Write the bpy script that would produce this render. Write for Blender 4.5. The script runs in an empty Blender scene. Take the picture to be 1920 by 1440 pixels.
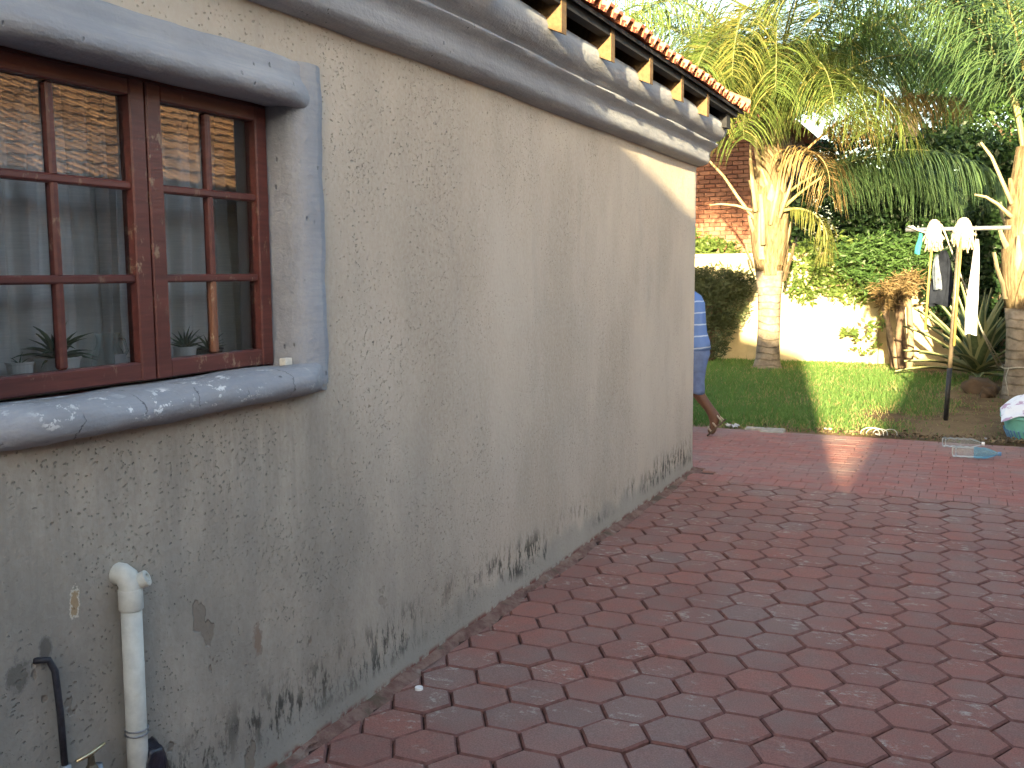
import bpy, bmesh, math, random
import numpy as np
from mathutils import Vector, Matrix

R = math.radians
random.seed(7)
rng = np.random.default_rng(7)
scene = bpy.context.scene
C = scene.collection

# ------------------------------------------------------------------ camera
# world: the plastered wall is the plane x = 0 and runs along +Y; the yard lies at x > 0
CAM = (1.89, 0.0, 1.5)
YAW, PITCH, ROLL = R(24.8), R(6.37), R(0.385)
cam = bpy.data.cameras.new('camera')
cam.sensor_width = 36.0
cam.lens = 35.0
cam.clip_start = 0.05
cam.clip_end = 2000.0
cam_ob = bpy.data.objects.new('camera', cam)
C.objects.link(cam_ob)
_f = Vector((-math.sin(YAW)*math.cos(PITCH), math.cos(YAW)*math.cos(PITCH), -math.sin(PITCH)))
_r = Vector((math.cos(YAW), math.sin(YAW), 0))
_d = _f.cross(_r)
_c, _s = math.cos(ROLL), math.sin(ROLL)
_rr = _c*_r + _s*_d
_dd = -_s*_r + _c*_d
cam_ob.matrix_world = Matrix(((_rr.x, -_dd.x, -_f.x, CAM[0]), (_rr.y, -_dd.y, -_f.y, CAM[1]),
                              (_rr.z, -_dd.z, -_f.z, CAM[2]), (0, 0, 0, 1)))
scene.camera = cam_ob

# ------------------------------------------------------------------ light
SUN = Vector((0.173, -1.0, 0.155)).normalized()      # towards the sun: low, behind the camera
world = bpy.data.worlds.new('World')
scene.world = world
world.use_nodes = True
wn = world.node_tree.nodes
wl = world.node_tree.links
bg = wn['Background']
sky = wn.new('ShaderNodeTexSky')
sky.sky_type = 'NISHITA'
sky.sun_disc = False
sky.sun_elevation = math.asin(SUN.z)
sky.sun_rotation = math.atan2(SUN.x, SUN.y)
sky.air_density = 1.0
sky.dust_density = 2.2
sky.ozone_density = 0.8
wl.new(sky.outputs[0], bg.inputs[0])
bg.inputs[1].default_value = 0.115
sun = bpy.data.lights.new('sun', 'SUN')
sun.energy = 5.0
sun.angle = R(0.6)
sun.color = (1.0, 0.81, 0.47)
sun_ob = bpy.data.objects.new('sun', sun)
sun_ob.rotation_euler = SUN.to_track_quat('Z', 'Y').to_euler()
sun_ob.location = (4, -8, 9)
C.objects.link(sun_ob)

scene.view_settings.view_transform = 'Standard'
scene.view_settings.look = 'None'
scene.view_settings.exposure = 3.05
scene.view_settings.gamma = 1.0
scene.render.engine = 'CYCLES'
scene.cycles.max_bounces = 6
scene.cycles.diffuse_bounces = 3
scene.cycles.glossy_bounces = 3
scene.cycles.transparent_max_bounces = 16
scene.cycles.use_adaptive_sampling = True
scene.cycles.adaptive_threshold = 0.035
scene.cycles.use_denoising = True

# ------------------------------------------------------------------ materials
class NT:
    def __init__(self, name):
        self.m = bpy.data.materials.new(name)
        self.m.use_nodes = True
        self.n = self.m.node_tree.nodes
        self.l = self.m.node_tree.links
        self.b = self.n['Principled BSDF']
        self.out = self.n['Material Output']

    def set(self, sock, v):
        if isinstance(v, bpy.types.NodeSocket):
            self.l.new(v, sock)
        elif isinstance(v, (tuple, list)) and len(v) == 3 and sock.type == 'RGBA':
            sock.default_value = (*v, 1)
        else:
            sock.default_value = v

    def pos(self, scale=(1, 1, 1), loc=(0, 0, 0), mode='pos'):
        if mode == 'pos':
            s = self.n.new('ShaderNodeNewGeometry').outputs['Position']
        else:
            s = self.n.new('ShaderNodeTexCoord').outputs['Object']
        mp = self.n.new('ShaderNodeMapping')
        self.l.new(s, mp.inputs[0])
        mp.inputs['Scale'].default_value = scale
        mp.inputs['Location'].default_value = loc
        return mp.outputs[0]

    def noise(self, vec, scale, detail=3, rough=.55, dist=0.0):
        t = self.n.new('ShaderNodeTexNoise')
        self.l.new(vec, t.inputs['Vector'])
        t.inputs['Scale'].default_value = scale
        t.inputs['Detail'].default_value = detail
        t.inputs['Roughness'].default_value = rough
        t.inputs['Distortion'].default_value = dist
        return t.outputs[0]

    def vor(self, vec, scale, rand=1.0, feature='F1'):
        t = self.n.new('ShaderNodeTexVoronoi')
        t.feature = feature
        self.l.new(vec, t.inputs['Vector'])
        t.inputs['Scale'].default_value = scale
        t.inputs['Randomness'].default_value = rand
        return t.outputs['Distance']

    def mr(self, v, a, b, lo=0.0, hi=1.0, smooth=True):
        t = self.n.new('ShaderNodeMapRange')
        t.interpolation_type = 'SMOOTHSTEP' if smooth else 'LINEAR'
        self.set(t.inputs['Value'], v)
        t.inputs['From Min'].default_value = a
        t.inputs['From Max'].default_value = b
        t.inputs['To Min'].default_value = lo
        t.inputs['To Max'].default_value = hi
        return t.outputs[0]

    def math(self, op, a, b=0.0, c=0.0):
        t = self.n.new('ShaderNodeMath')
        t.operation = op
        self.set(t.inputs[0], a)
        self.set(t.inputs[1], b)
        self.set(t.inputs[2], c)
        return t.outputs[0]

    def mix(self, f, a, b, blend='MIX'):
        t = self.n.new('ShaderNodeMix')
        t.data_type = 'RGBA'
        t.blend_type = blend
        self.set(t.inputs[0], f)
        self.set(t.inputs[6], a)
        self.set(t.inputs[7], b)
        return t.outputs[2]

    def xyz(self, vec=None):
        t = self.n.new('ShaderNodeSeparateXYZ')
        self.l.new(vec if vec else self.n.new('ShaderNodeNewGeometry').outputs['Position'], t.inputs[0])
        return t.outputs

    def bump(self, h, strength=.3, dist=.01, prev=None):
        t = self.n.new('ShaderNodeBump')
        t.inputs['Strength'].default_value = strength
        t.inputs['Distance'].default_value = dist
        self.l.new(h, t.inputs['Height'])
        if prev:
            self.l.new(prev, t.inputs['Normal'])
        return t.outputs[0]

    def attr(self, name):
        t = self.n.new('ShaderNodeAttribute')
        t.attribute_name = name
        return t.outputs['Fac']

    def rnd(self):
        return self.n.new('ShaderNodeObjectInfo').outputs['Random']

    def island(self):
        return self.n.new('ShaderNodeNewGeometry').outputs['Random Per Island']

    def fin(self, col, rough=.8, normal=None, spec=.3, metal=0.0):
        self.set(self.b.inputs['Base Color'], col)
        self.set(self.b.inputs['Roughness'], rough)
        self.b.inputs['Specular IOR Level'].default_value = spec
        self.b.inputs['Metallic'].default_value = metal
        if normal:
            self.l.new(normal, self.b.inputs['Normal'])
        return self.m


M = {}


def simple(name, col, rough=.7, var=.15, scale=12, bump=.15, spec=.3, metal=0.0, mode='pos'):
    t = NT(name)
    p = t.pos(mode=mode)
    n = t.noise(p, scale, 4, .6)
    k = t.mr(n, .25, .75, 1-var, 1+var)
    c = t.mix(1.0, col, t.n.new('ShaderNodeCombineColor').outputs[0], 'MULTIPLY') if False else None
    mx = t.n.new('ShaderNodeVectorMath')
    mx.operation = 'SCALE'
    mx.inputs[0].default_value = col
    t.l.new(k, mx.inputs['Scale'])
    nb = t.bump(t.noise(p, scale*4, 3), bump, .004) if bump else None
    M[name] = t.fin(mx.outputs[0], rough, nb, spec, metal)
    return M[name]


def mat_plaster():
    t = NT('plaster')
    P = t.pos()
    x, y, z = t.xyz()
    blot = t.noise(t.pos((1, 1, .45)), 1.6, 5, .6)
    col = t.mix(t.mr(blot, .32, .68), (.415, .352, .285), (.53, .455, .375))
    fine = t.noise(P, 55, 3, .6)
    col = t.mix(t.mr(fine, .3, .7, .0, .28), col, (.58, .55, .47))
    grey = t.noise(t.pos((1, 2.2, .5), (3, 1, 2)), 2.3, 4, .65)
    col = t.mix(t.mr(grey, .54, .78, 0, .26), col, (.30, .28, .265))
    # pits of the rough trowelled coat
    warp = t.noise(P, 9, 2, .5)
    wp = t.n.new('ShaderNodeVectorMath')
    wp.operation = 'ADD'
    t.l.new(t.pos((1, .8, 1.15)), wp.inputs[0])
    wc = t.n.new('ShaderNodeVectorMath')
    wc.operation = 'SCALE'
    wc.inputs[0].default_value = (.06, .09, .05)
    t.l.new(warp, wc.inputs['Scale'])
    t.l.new(wc.outputs[0], wp.inputs[1])
    v = t.vor(wp.outputs[0], 52)
    rag = t.noise(P, 140, 2, .6)
    pit = t.mr(t.math('ADD', v, t.math('MULTIPLY', rag, .30)), .27, .36, 1, 0)
    zone = t.mr(t.noise(t.pos((1, 1, .6), (7, 0, 0)), 3.2, 3), .42, .58)
    pit = t.math('MULTIPLY', pit, zone)
    v2 = t.vor(t.pos((1, 1, .8), (2, 5, 1)), 75)
    pit2 = t.math('MULTIPLY', t.mr(t.math('ADD', v2, t.math('MULTIPLY', rag, .3)), .26, .36, 1, 0),
                  t.mr(t.noise(t.pos(loc=(1, 9, 4)), 5, 2), .50, .62))
    sc1 = t.noise(t.pos((1, 1, .9), (3, 8, 5)), 85, 3, .6, .6)
    scr = t.math('MULTIPLY', t.mr(sc1, .63, .68), t.mr(t.noise(t.pos((1, 1, .7), (8, 3, 1)), 2.6, 3), .46, .66, 0, .9))
    pits = t.math('MAXIMUM', t.math('MULTIPLY', pit, .55), t.math('MAXIMUM', t.math('MULTIPLY', pit2, .7), scr))
    col = t.mix(t.math('MULTIPLY', pits, .62), col, (.085, .08, .07))
    # run-off dirt below the window sill
    st = t.noise(t.pos((1, 7, .9)), 1.9, 6, .75)
    smask = t.math('MULTIPLY', t.mr(z, 1.12, 1.02, 0, 1), t.mr(z, .45, 1.02, 0, 1))
    smask = t.math('MULTIPLY', smask, t.mr(y, 2.95, 2.45, 0, 1))
    col = t.mix(t.math('MULTIPLY', t.math('MULTIPLY', t.mr(st, .40, .66), smask), .32), col, (.13, .126, .116))
    # grime together with lens vignetting put into the colour, darkest low near the taps
    gr = t.noise(t.pos((1, 1.2, .7), (4, 4, 4)), 2.0, 5, .7)
    grime_vig = t.math('MULTIPLY', t.mr(y, 4.6, 1.8, 0, 1), t.mr(z, 1.3, .5, .25, 1))
    col = t.mix(t.math('MULTIPLY', t.mr(gr, .05, .72), t.math('MULTIPLY', grime_vig, .80)), col, (.165, .152, .135))
    # grey touch-up skirting paint and black mould along the foot of the wall
    wob = t.noise(t.pos((1, 1, .3), (9, 2, 0)), 4.0, 4, .7)
    zz = t.math('ADD', z, t.math('MULTIPLY', t.math('SUBTRACT', wob, .5), .30))
    col = t.mix(t.mr(zz, .17, .10, 0, .55), col, (.285, .275, .245))
    mo = t.noise(t.pos((1, 2.2, .8), (0, 3, 1)), 9.0, 6, .78)
    mp = t.noise(t.pos(loc=(5, 5, 5)), 2.2, 2, .5)
    band = t.math('MULTIPLY', t.mr(z, .05, .11, 0, 1), t.mr(z, .31, .17, 0, 1))
    mo = t.math('MULTIPLY', t.mr(mo, .485, .575), t.math('MULTIPLY', band, t.mr(mp, .39, .54)))
    col = t.mix(t.math('MULTIPLY', mo, .85), col, (.035, .035, .03))
    # red floor-paint splashes right on the foot
    rp = t.noise(t.pos((1, 1, 1), (0, 7, 2)), 11, 4, .7)
    col = t.mix(t.math('MULTIPLY', t.mr(z, .035, .012, 0, 1), t.mr(rp, .42, .55)), col, (.19, .075, .06))
    # peeled scabs low on the left
    sc = t.noise(t.pos((1, 1, .75), (2, 2, 8)), 6.0, 4, .6)
    scm = t.math('MULTIPLY', t.mr(sc, .635, .655), t.math('MULTIPLY', t.mr(z, .75, .55, 0, 1), t.mr(y, 3.3, 2.6, 0, 1)))
    col = t.mix(t.math('MULTIPLY', scm, .7), col, (.20, .16, .125))
    rg = t.math('MULTIPLY', t.math('SUBTRACT', t.noise(P, 32, 5, .75), .5), 2.8)
    for fy, fz, ry, rz, ca, cb in ((1.630, .733, .013, .028, (.34, .245, .15), (.52, .46, .37)), (1.545, .645, .014, .028, (.135, .12, .105), (.19, .175, .155)), (1.472, .615, .026, .030, (.15, .135, .115), (.20, .18, .16)), (2.27, .42, .016, .045, (.25, .185, .14), (.27, .22, .18))):
        dy = t.math('DIVIDE', t.math('SUBTRACT', y, fy), ry)
        dz_ = t.math('DIVIDE', t.math('SUBTRACT', z, fz), rz)
        dd = t.math('ADD', t.math('SQRT', t.math('ADD', t.math('MULTIPLY', dy, dy), t.math('MULTIPLY', dz_, dz_))), rg)
        col = t.mix(t.mr(dd, 1.30, 1.20, 0, 1), col, cb)
        col = t.mix(t.mr(dd, 1.0, .9, 0, 1), col, ca)
    lump = t.noise(t.pos((1, 1, .7)), 14, 4, .6)
    h = t.math('ADD', t.math('MULTIPLY', lump, .5), t.math('MULTIPLY', fine, .35))
    h = t.math('SUBTRACT', h, t.math('MULTIPLY', pits, 1.1))
    h = t.math('SUBTRACT', h, t.math('MULTIPLY', scm, .5))
    nb = t.bump(h, .8, .010)
    M['plaster'] = t.fin(col, .92, nb, .15)


def mat_trim():
    t = NT('trim_paint')
    P = t.pos()
    x, y, z = t.xyz()
    n = t.noise(t.pos((1, .5, 1)), 5, 4, .6)
    col = t.mix(t.mr(n, .3, .7), (.275, .283, .308), (.345, .353, .376))
    brush = t.noise(t.pos((30, 1.2, 30)), 3, 3, .6)
    col = t.mix(t.mr(brush, .35, .75, 0, .3), col, (.20, .225, .28))
    # paint rubbed off to white on the sill nose
    w = t.noise(t.pos((1, .7, 1), (0, 3, 0)), 26, 5, .75)
    wz = t.noise(t.pos(loc=(0, 1, 0)), 6, 2)
    sm = t.math('MULTIPLY', t.mr(z, 1.24, 1.225, 0, 1), t.mr(z, 1.14, 1.17, 0, 1))
    wm = t.math('MULTIPLY', t.math('MULTIPLY', t.mr(w, .565, .60), sm), t.mr(wz, .42, .55))
    col = t.mix(wm, col, (.68, .69, .70))
    dirt = t.math('MULTIPLY', t.mr(t.noise(t.pos((1, .6, 1), (3, 1, 1)), 7, 5, .7), .42, .62), t.mr(z, 1.26, 1.20, 0, .75))
    col = t.mix(t.math('MULTIPLY', dirt, t.mr(x, .06, -.03, .15, 1)), col, (.20, .18, .14))
    pv = t.vor(t.pos((1, 1, .6)), 26)
    pit = t.math('MULTIPLY', t.mr(pv, .14, .08, 0, 1), t.mr(t.noise(P, 4, 2), .5, .6))
    col = t.mix(t.math('MULTIPLY', pit, .6), col, (.09, .10, .12))
    cw = t.math('ADD', y, t.math('MULTIPLY', t.math('SUBTRACT', t.noise(t.pos((1, .6, 1)), 13, 4, .7), .5), .09))
    cf = t.math('ABSOLUTE', t.math('SUBTRACT', t.math('FRACT', t.math('MULTIPLY', cw, 5.3)), .5))
    ckm = t.math('MULTIPLY', t.mr(cf, .012, .004, 0, 1), t.math('MULTIPLY', t.mr(z, 1.235, 1.22, 0, 1), t.mr(t.noise(t.pos(loc=(2, 0, 3)), 9, 2), .47, .56)))
    col = t.mix(t.math('MULTIPLY', ckm, .6), col, (.08, .085, .10))
    h = t.math('ADD', t.math('MULTIPLY', t.noise(t.pos((1, .4, 1)), 16, 4), .8), t.math('MULTIPLY', t.noise(P, 70, 2), .2))
    h = t.math('SUBTRACT', h, t.math('MULTIPLY', t.math('MAXIMUM', pit, ckm), .6))
    M['trim'] = t.fin(col, .8, t.bump(h, .8, .014), .2)


def mat_wood(name, a, b, worn, rough=.45, vertical=False):
    t = NT(name)
    P = t.pos((40, 3, 40)) if not vertical else t.pos((40, 40, 3))
    g = t.noise(P, 1.4, 4, .6)
    col = t.mix(t.mr(g, .3, .7), a, b)
    w = t.noise(t.pos((1, 1, .6)), 22, 5, .75)
    wz = t.noise(t.pos(loc=(3, 3, 3)), 3.0, 2)
    col = t.mix(t.math('MULTIPLY', t.mr(w, .56, .66), t.mr(wz, .42, .58)), col, worn)
    M[name] = t.fin(col, rough, t.bump(g, .25, .004), .4)


def mat_paver(name, base, dark, worn, k=1.0):
    t = NT(name)
    P = t.pos()
    r = t.math('FRACT', t.math('ADD', t.rnd(), t.island()))
    col = t.mix(t.mr(r, 0, 1, 0, 1, False), base, dark)
    n = t.noise(t.pos((1, 1, 1)), 9, 5, .65)
    col = t.mix(t.mr(n, .35, .7, 0, .5), col, (.20*k, .145*k, .13*k))
    st = t.noise(t.pos(loc=(4, 2, 0)), 1.1, 3, .6)
    col = t.mix(t.mr(st, .42, .68, 0, .6), col, (.235*k, .185*k, .168*k))
    w = t.noise(t.pos((1.0, 1.5, 1), (0, 2, 0)), 17, 6, .72)
    wz = t.noise(t.pos(loc=(1, 1, 6)), 4.3, 2, .5)
    wm = t.math('MULTIPLY', t.mr(w, .52, .64), t.mr(wz, .50, .62))
    col = t.mix(t.math('MULTIPLY', wm, .7), col, worn)
    sp = t.mr(t.noise(P, 190, 2), .30, .72, .82, 1.16)
    mx = t.n.new('ShaderNodeVectorMath')
    mx.operation = 'SCALE'
    t.l.new(col, mx.inputs[0])
    t.l.new(sp, mx.inputs['Scale'])
    h = t.math('ADD', t.noise(P, 120, 3, .7), t.math('MULTIPLY', t.noise(P, 20, 3), .8))
    M[name] = t.fin(mx.outputs[0], .93, t.bump(h, .35, .004), .12)


def mat_leaf(name, a, b, trans=.35, rough=.5, tip=None):
    t = NT(name)
    tone = t.attr('tone')
    col = t.mix(t.math('FRACT', t.math('ADD', tone, t.math('MULTIPLY', t.rnd(), .35))), a, b)
    if tip:
        col = t.mix(t.mr(tone, .90, .97), col, tip)
    t.fin(col, rough, None, .35)
    tr = t.n.new('ShaderNodeBsdfTranslucent')
    t.l.new(col, tr.inputs[0])
    mx = t.n.new('ShaderNodeMixShader')
    mx.inputs[0].default_value = trans
    t.l.new(t.b.outputs[0], mx.inputs[1])
    t.l.new(tr.outputs[0], mx.inputs[2])
    t.l.new(mx.outputs[0], t.out.inputs[0])
    M[name] = t.m


def mat_glass():
    t = NT('window_glass')
    fr = t.n.new('ShaderNodeFresnel')
    fr.inputs[0].default_value = 1.5
    wav = t.bump(t.noise(t.pos(), 3.0, 2), .02, .02)
    t.l.new(wav, fr.inputs['Normal'])
    tr = t.n.new('ShaderNodeBsdfTransparent')
    dirt = t.mr(t.noise(t.pos(), 8, 4), .3, .8, .985, .93)
    cc = t.n.new('ShaderNodeCombineColor')
    for i in range(3):
        t.l.new(dirt, cc.inputs[i])
    t.l.new(cc.outputs[0], tr.inputs[0])
    gl = t.n.new('ShaderNodeBsdfGlossy')
    gl.inputs['Roughness'].default_value = .002
    t.l.new(wav, gl.inputs['Normal'])
    mx = t.n.new('ShaderNodeMixShader')
    t.l.new(t.math('MINIMUM', t.math('MULTIPLY', fr.outputs[0], 2.1), 1.0), mx.inputs[0])
    t.l.new(tr.outputs[0], mx.inputs[1])
    t.l.new(gl.outputs[0], mx.inputs[2])
    t.l.new(mx.outputs[0], t.out.inputs[0])
    M['glass'] = t.m


def mat_clear(name, tint, amt=.25):
    t = NT(name)
    fr = t.n.new('ShaderNodeFresnel')
    fr.inputs[0].default_value = 1.5
    tr = t.n.new('ShaderNodeBsdfTransparent')
    tr.inputs[0].default_value = (*tint, 1)
    t.fin(tint, .22, None, .5)
    mx = t.n.new('ShaderNodeMixShader')
    t.l.new(t.math('ADD', t.math('MULTIPLY', fr.outputs[0], .40), amt), mx.inputs[0])
    t.l.new(tr.outputs[0], mx.inputs[1])
    t.l.new(t.b.outputs[0], mx.inputs[2])
    t.l.new(mx.outputs[0], t.out.inputs[0])
    M[name] = t.m


def mat_tile():
    t = NT('roof_tile')
    r = t.math('FRACT', t.math('ADD', t.rnd(), t.island()))
    col = t.mix(r, (.42, .145, .085), (.56, .22, .13))
    n = t.noise(t.pos(), 14, 5, .7)
    col = t.mix(t.mr(n, .5, .75, 0, .6), col, (.25, .12, .09))
    M['tile'] = t.fin(col, .8, t.bump(t.noise(t.pos(), 90, 3), .3, .004), .2)
    t = NT('old_roof_tile')
    r = t.math('FRACT', t.math('ADD', t.rnd(), t.island()))
    col = t.mix(r, (.34, .185, .10), (.48, .28, .155))
    M['tile_old'] = t.fin(col, .8, None, .2)


def mat_shirt():
    t = NT('striped_shirt')
    x, y, z = t.xyz()
    wob = t.math('MULTIPLY', t.math('SUBTRACT', t.noise(t.pos(), 9, 2), .5), .02)
    zz = t.math('ADD', t.math('ADD', z, t.math('MULTIPLY', x, -.10)), wob)
    f = t.math('FRACT', t.math('MULTIPLY', zz, 9.5))
    s = t.math('LESS_THAN', f, .11)
    fold = t.noise(t.pos((1, 1, .5)), 11, 3)
    col = t.mix(s, (.125, .215, .47), (.42, .52, .68))
    M['shirt'] = t.fin(col, .85, t.bump(fold, .8, .03), .1)


def mat_trunk():
    t = NT('palm_trunk')
    x, y, z = t.xyz()
    n = t.noise(t.pos((1, 1, 1)), 7, 5, .7)
    col = t.mix(t.mr(n, .3, .7), (.13, .105, .08), (.25, .21, .165))
    ring = t.math('FRACT', t.math('ADD', t.math('MULTIPLY', z, 9.0), t.math('MULTIPLY', t.noise(t.pos(), 3, 3), 1.6)))
    rm = t.mr(ring, .0, .22, 1, 0)
    col = t.mix(t.math('MULTIPLY', rm, .35), col, (.14, .115, .09))
    h = t.math('SUBTRACT', t.math('MULTIPLY', n, .6), t.math('MULTIPLY', rm, .6))
    M['palm_trunk'] = t.fin(col, .95, t.bump(h, .8, .03), .1)
    t = NT('palm_fibre')
    n = t.noise(t.pos((16, 16, 2)), 2, 5, .7)
    col = t.mix(t.mr(n, .3, .7), (.085, .058, .030), (.235, .18, .105))
    M['palm_fibre'] = t.fin(col, .9, t.bump(n, .9, .03), .1)


def mat_brick():
    t = NT('face_brick')
    r = t.math('FRACT', t.math('ADD', t.rnd(), t.island()))
    col = t.mix(r, (.20, .085, .055), (.33, .16, .10))
    n = t.noise(t.pos(), 30, 4)
    col = t.mix(t.mr(n, .4, .8, 0, .5), col, (.13, .06, .045))
    M['brick'] = t.fin(col, .9, t.bump(n, .4, .006), .1)


def mat_soil():
    t = NT('soil')
    x, y, z = t.xyz()
    n = t.noise(t.pos(), 1.4, 5, .65)
    col = t.mix(t.mr(n, .35, .65), (.125, .08, .045), (.22, .15, .085))
    f = t.noise(t.pos(), 40, 4, .7)
    col = t.mix(t.mr(f, .4, .75, 0, .5), col, (.07, .055, .035))
    M['soil'] = t.fin(col, .95, t.bump(t.noise(t.pos(), 25, 5, .7), .8, .03), .1)


def mat_curtain():
    t = NT('curtain_cloth')
    w = t.noise(t.pos((4, 4, 90)), 2.5, 3, .7)
    n = t.noise(t.pos((1, 3, .3)), 3, 3)
    col = t.mix(t.mr(w, .35, .7), (.78, .79, .80), (.90, .90, .90))
    col = t.mix(t.mr(n, .4, .7, 0, .4), col, (.60, .57, .50))
    t.fin(col, .9, t.bump(w, .3, .003), .1)
    tr = t.n.new('ShaderNodeBsdfTranslucent')
    t.l.new(col, tr.inputs[0])
    mx = t.n.new('ShaderNodeMixShader')
    mx.inputs[0].default_value = .15
    t.l.new(t.b.outputs[0], mx.inputs[1])
    t.l.new(tr.outputs[0], mx.inputs[2])
    t.l.new(mx.outputs[0], t.out.inputs[0])
    M['curtain'] = t.m


def mat_printed():
    t = NT('printed_cloth')
    v = t.vor(t.pos(), 16)
    n = t.noise(t.pos(), 9, 3)
    col = t.mix(t.math('MULTIPLY', t.mr(v, .22, .30, 0, 1), t.mr(n, .5, .58)), (.70, .72, .76), (.42, .30, .42))
    M['printed'] = t.fin(col, .9, t.bump(n, .5, .02), .1)


def mat_agave():
    t = NT('agave_leaf')
    a = t.attr('tone')
    n = t.noise(t.pos(), 14, 3)
    col = t.mix(t.mr(a, .55, .72), (.055, .085, .040), (.26, .26, .13))
    col = t.mix(t.mr(n, .4, .8, 0, .4), col, (.20, .22, .11))
    M['agave'] = t.fin(col, .55, None, .3)


mat_plaster(); mat_trim(); mat_glass(); mat_tile(); mat_shirt(); mat_trunk(); mat_brick(); mat_soil(); mat_curtain(); mat_printed(); mat_agave()
mat_wood('window_wood', (.088, .025, .021), (.130, .037, .029), (.26, .17, .11), .42)
mat_wood('worn_wood', (.16, .06, .035), (.24, .11, .06), (.40, .30, .19), .55, True)
mat_wood('rafter_wood', (.085, .050, .020), (.135, .082, .034), (.06, .035, .016), .8)
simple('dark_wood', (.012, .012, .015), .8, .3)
mat_paver('paver', (.310, .138, .112), (.240, .122, .104), (.42, .40, .35))
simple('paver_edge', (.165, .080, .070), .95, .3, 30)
mat_paver('brick_paver', (.36, .145, .122), (.29, .125, .110), (.42, .30, .25), 1.15)
simple('joint_sand', (.060, .032, .027), .95, .35, 30)
def mat_mortar():
    t = NT('mortar')
    n = t.noise(t.pos(), 14, 6, .72)
    col = t.mix(t.mr(n, .38, .62), (.16, .090, .075), (.25, .165, .135))
    n2 = t.noise(t.pos(loc=(3, 1, 0)), 8, 4, .6)
    col = t.mix(t.mr(n2, .58, .72, 0, .6), col, (.33, .28, .24))
    n3 = t.noise(t.pos(loc=(1, 6, 0)), 5, 4, .6)
    col = t.mix(t.mr(n3, .50, .66, 0, .8), col, (.10, .085, .06))
    M['mortar'] = t.fin(col, .95, t.bump(n, .9, .02), .1)


mat_mortar()
simple('concrete', (.30, .28, .25), .95, .25, 20, .5)
simple('cream_wall', (.46, .385, .235), .92, .14, 4, .4)
simple('yellow_wall', (.44, .36, .21), .92, .18, 4, .4)
simple('room_wall', (.46, .43, .37), .9, .05, 4, .1)
simple('neighbour_wall', (.40, .35, .28), .92, .12, 4, .3)
simple('pvc', (.50, .50, .46), .5, .14, 22, .15)
simple('black_pipe', (.028, .028, .036), .55, .4, 40, .3)
simple('galvanised', (.25, .26, .28), .45, .3, 40, .2, .5, .6)
simple('brass', (.55, .47, .30), .32, .2, 40, .1, .5, .9)
simple('dark_brass', (.10, .08, .055), .5, .3, 40, .3, .5, .5)
simple('black_plastic', (.018, .018, .028), .3, .4, 30, .5, .5)
simple('white_plastic', (.78, .79, .80), .35, .04, 30, .05, .5)
simple('soap', (.68, .64, .55), .7, .1, 60, .3)
simple('pole_metal', (.15, .12, .085), .4, .25, 30, .15, .5, .4)
simple('pole_black', (.02, .02, .022), .5, .3, 30, .1)
simple('yellow_stick', (.27, .19, .055), .5, .15, 20, .1)
simple('white_cotton', (.36, .315, .225), .95, .12, 30, .6)
simple('white_cloth', (.40, .40, .42), .9, .08, 12, .4)
simple('dark_cloth', (.010, .012, .018), .95, .5, 9, .6, .02)
simple('grey_cloth', (.11, .13, .16), .95, .6, 14, .6, .02)
simple('rope', (.36, .33, .27), .9, .2, 60, .4)
simple('teal_plastic', (.16, .46, .42), .45, .1, 20, .1, .4)
simple('blue_plastic', (.10, .23, .42), .45, .1, 20, .1, .4)
simple('teal_cloth', (.02, .16, .16), .8, .2, 30, .2)
simple('skin', (.115, .055, .036), .55, .12, 20, .2, .4)
simple('hair', (.012, .010, .009), .8, .3, 60, .6)
simple('trousers', (.115, .165, .31), .9, .18, 16, .8)
simple('sandal', (.10, .075, .055), .7, .25, 40, .3)
simple('sandal_strap', (.36, .31, .25), .7, .25, 40, .3)
simple('bark', (.10, .068, .045), .95, .35, 14, .8)
simple('bark_light', (.23, .165, .105), .95, .3, 14, .8)
simple('rock', (.070, .046, .028), .95, .3, 9, .8)
simple('pot_white', (.78, .79, .78), .4, .05, 30, .05, .5)
simple('pot_dark', (.022, .024, .032), .5, .2, 30, .1)
simple('potting_soil', (.03, .022, .016), .95, .3, 50, .8)
simple('cut_frond', (.27, .215, .125), .85, .14, 20, .4)
simple('wire', (.50, .50, .46), .5, .2, 30, .1)
mat_leaf('grass', (.065, .145, .028), (.13, .23, .055), .4, .6, (.30, .25, .11))
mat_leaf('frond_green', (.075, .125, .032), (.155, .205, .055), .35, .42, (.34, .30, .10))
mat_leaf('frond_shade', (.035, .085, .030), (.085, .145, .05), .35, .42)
mat_leaf('frond_yellow', (.115, .14, .035), (.225, .215, .060), .4, .5)
mat_leaf('frond_dead', (.22, .15, .06), (.36, .26, .115), .3, .7)
mat_leaf('leaf_dark', (.010, .026, .009), (.028, .058, .018), .25, .45)
mat_leaf('frond_pale', (.045, .092, .036), (.095, .150, .065), .35, .42)
mat_leaf('leaf_mid', (.028, .070, .018), (.070, .130, .035), .35, .5)
mat_leaf('leaf_light', (.055, .105, .022), (.15, .205, .050), .4, .5, (.36, .33, .12))
mat_leaf('leaf_grey', (.042, .062, .026), (.085, .100, .045), .3, .6, (.18, .13, .07))
mat_leaf('leaf_dry', (.11, .072, .030), (.25, .18, .085), .3, .7)
mat_leaf('litter', (.09, .06, .035), (.26, .18, .10), .1, .9)
mat_leaf('succulent', (.035, .075, .045), (.07, .125, .075), .1, .45)
mat_clear('clear_plastic', (.90, .93, .93), .07)
mat_clear('blue_clear', (.50, .76, .88), .16)

# ------------------------------------------------------------------ mesh helpers
WO = {}          # world origin of every object built here


def tag(o, label=None, cat=None, group=None, kind=None):
    if label: o['label'] = label
    if cat: o['category'] = cat
    if group: o['group'] = group
    if kind: o['kind'] = kind
    return o


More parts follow.
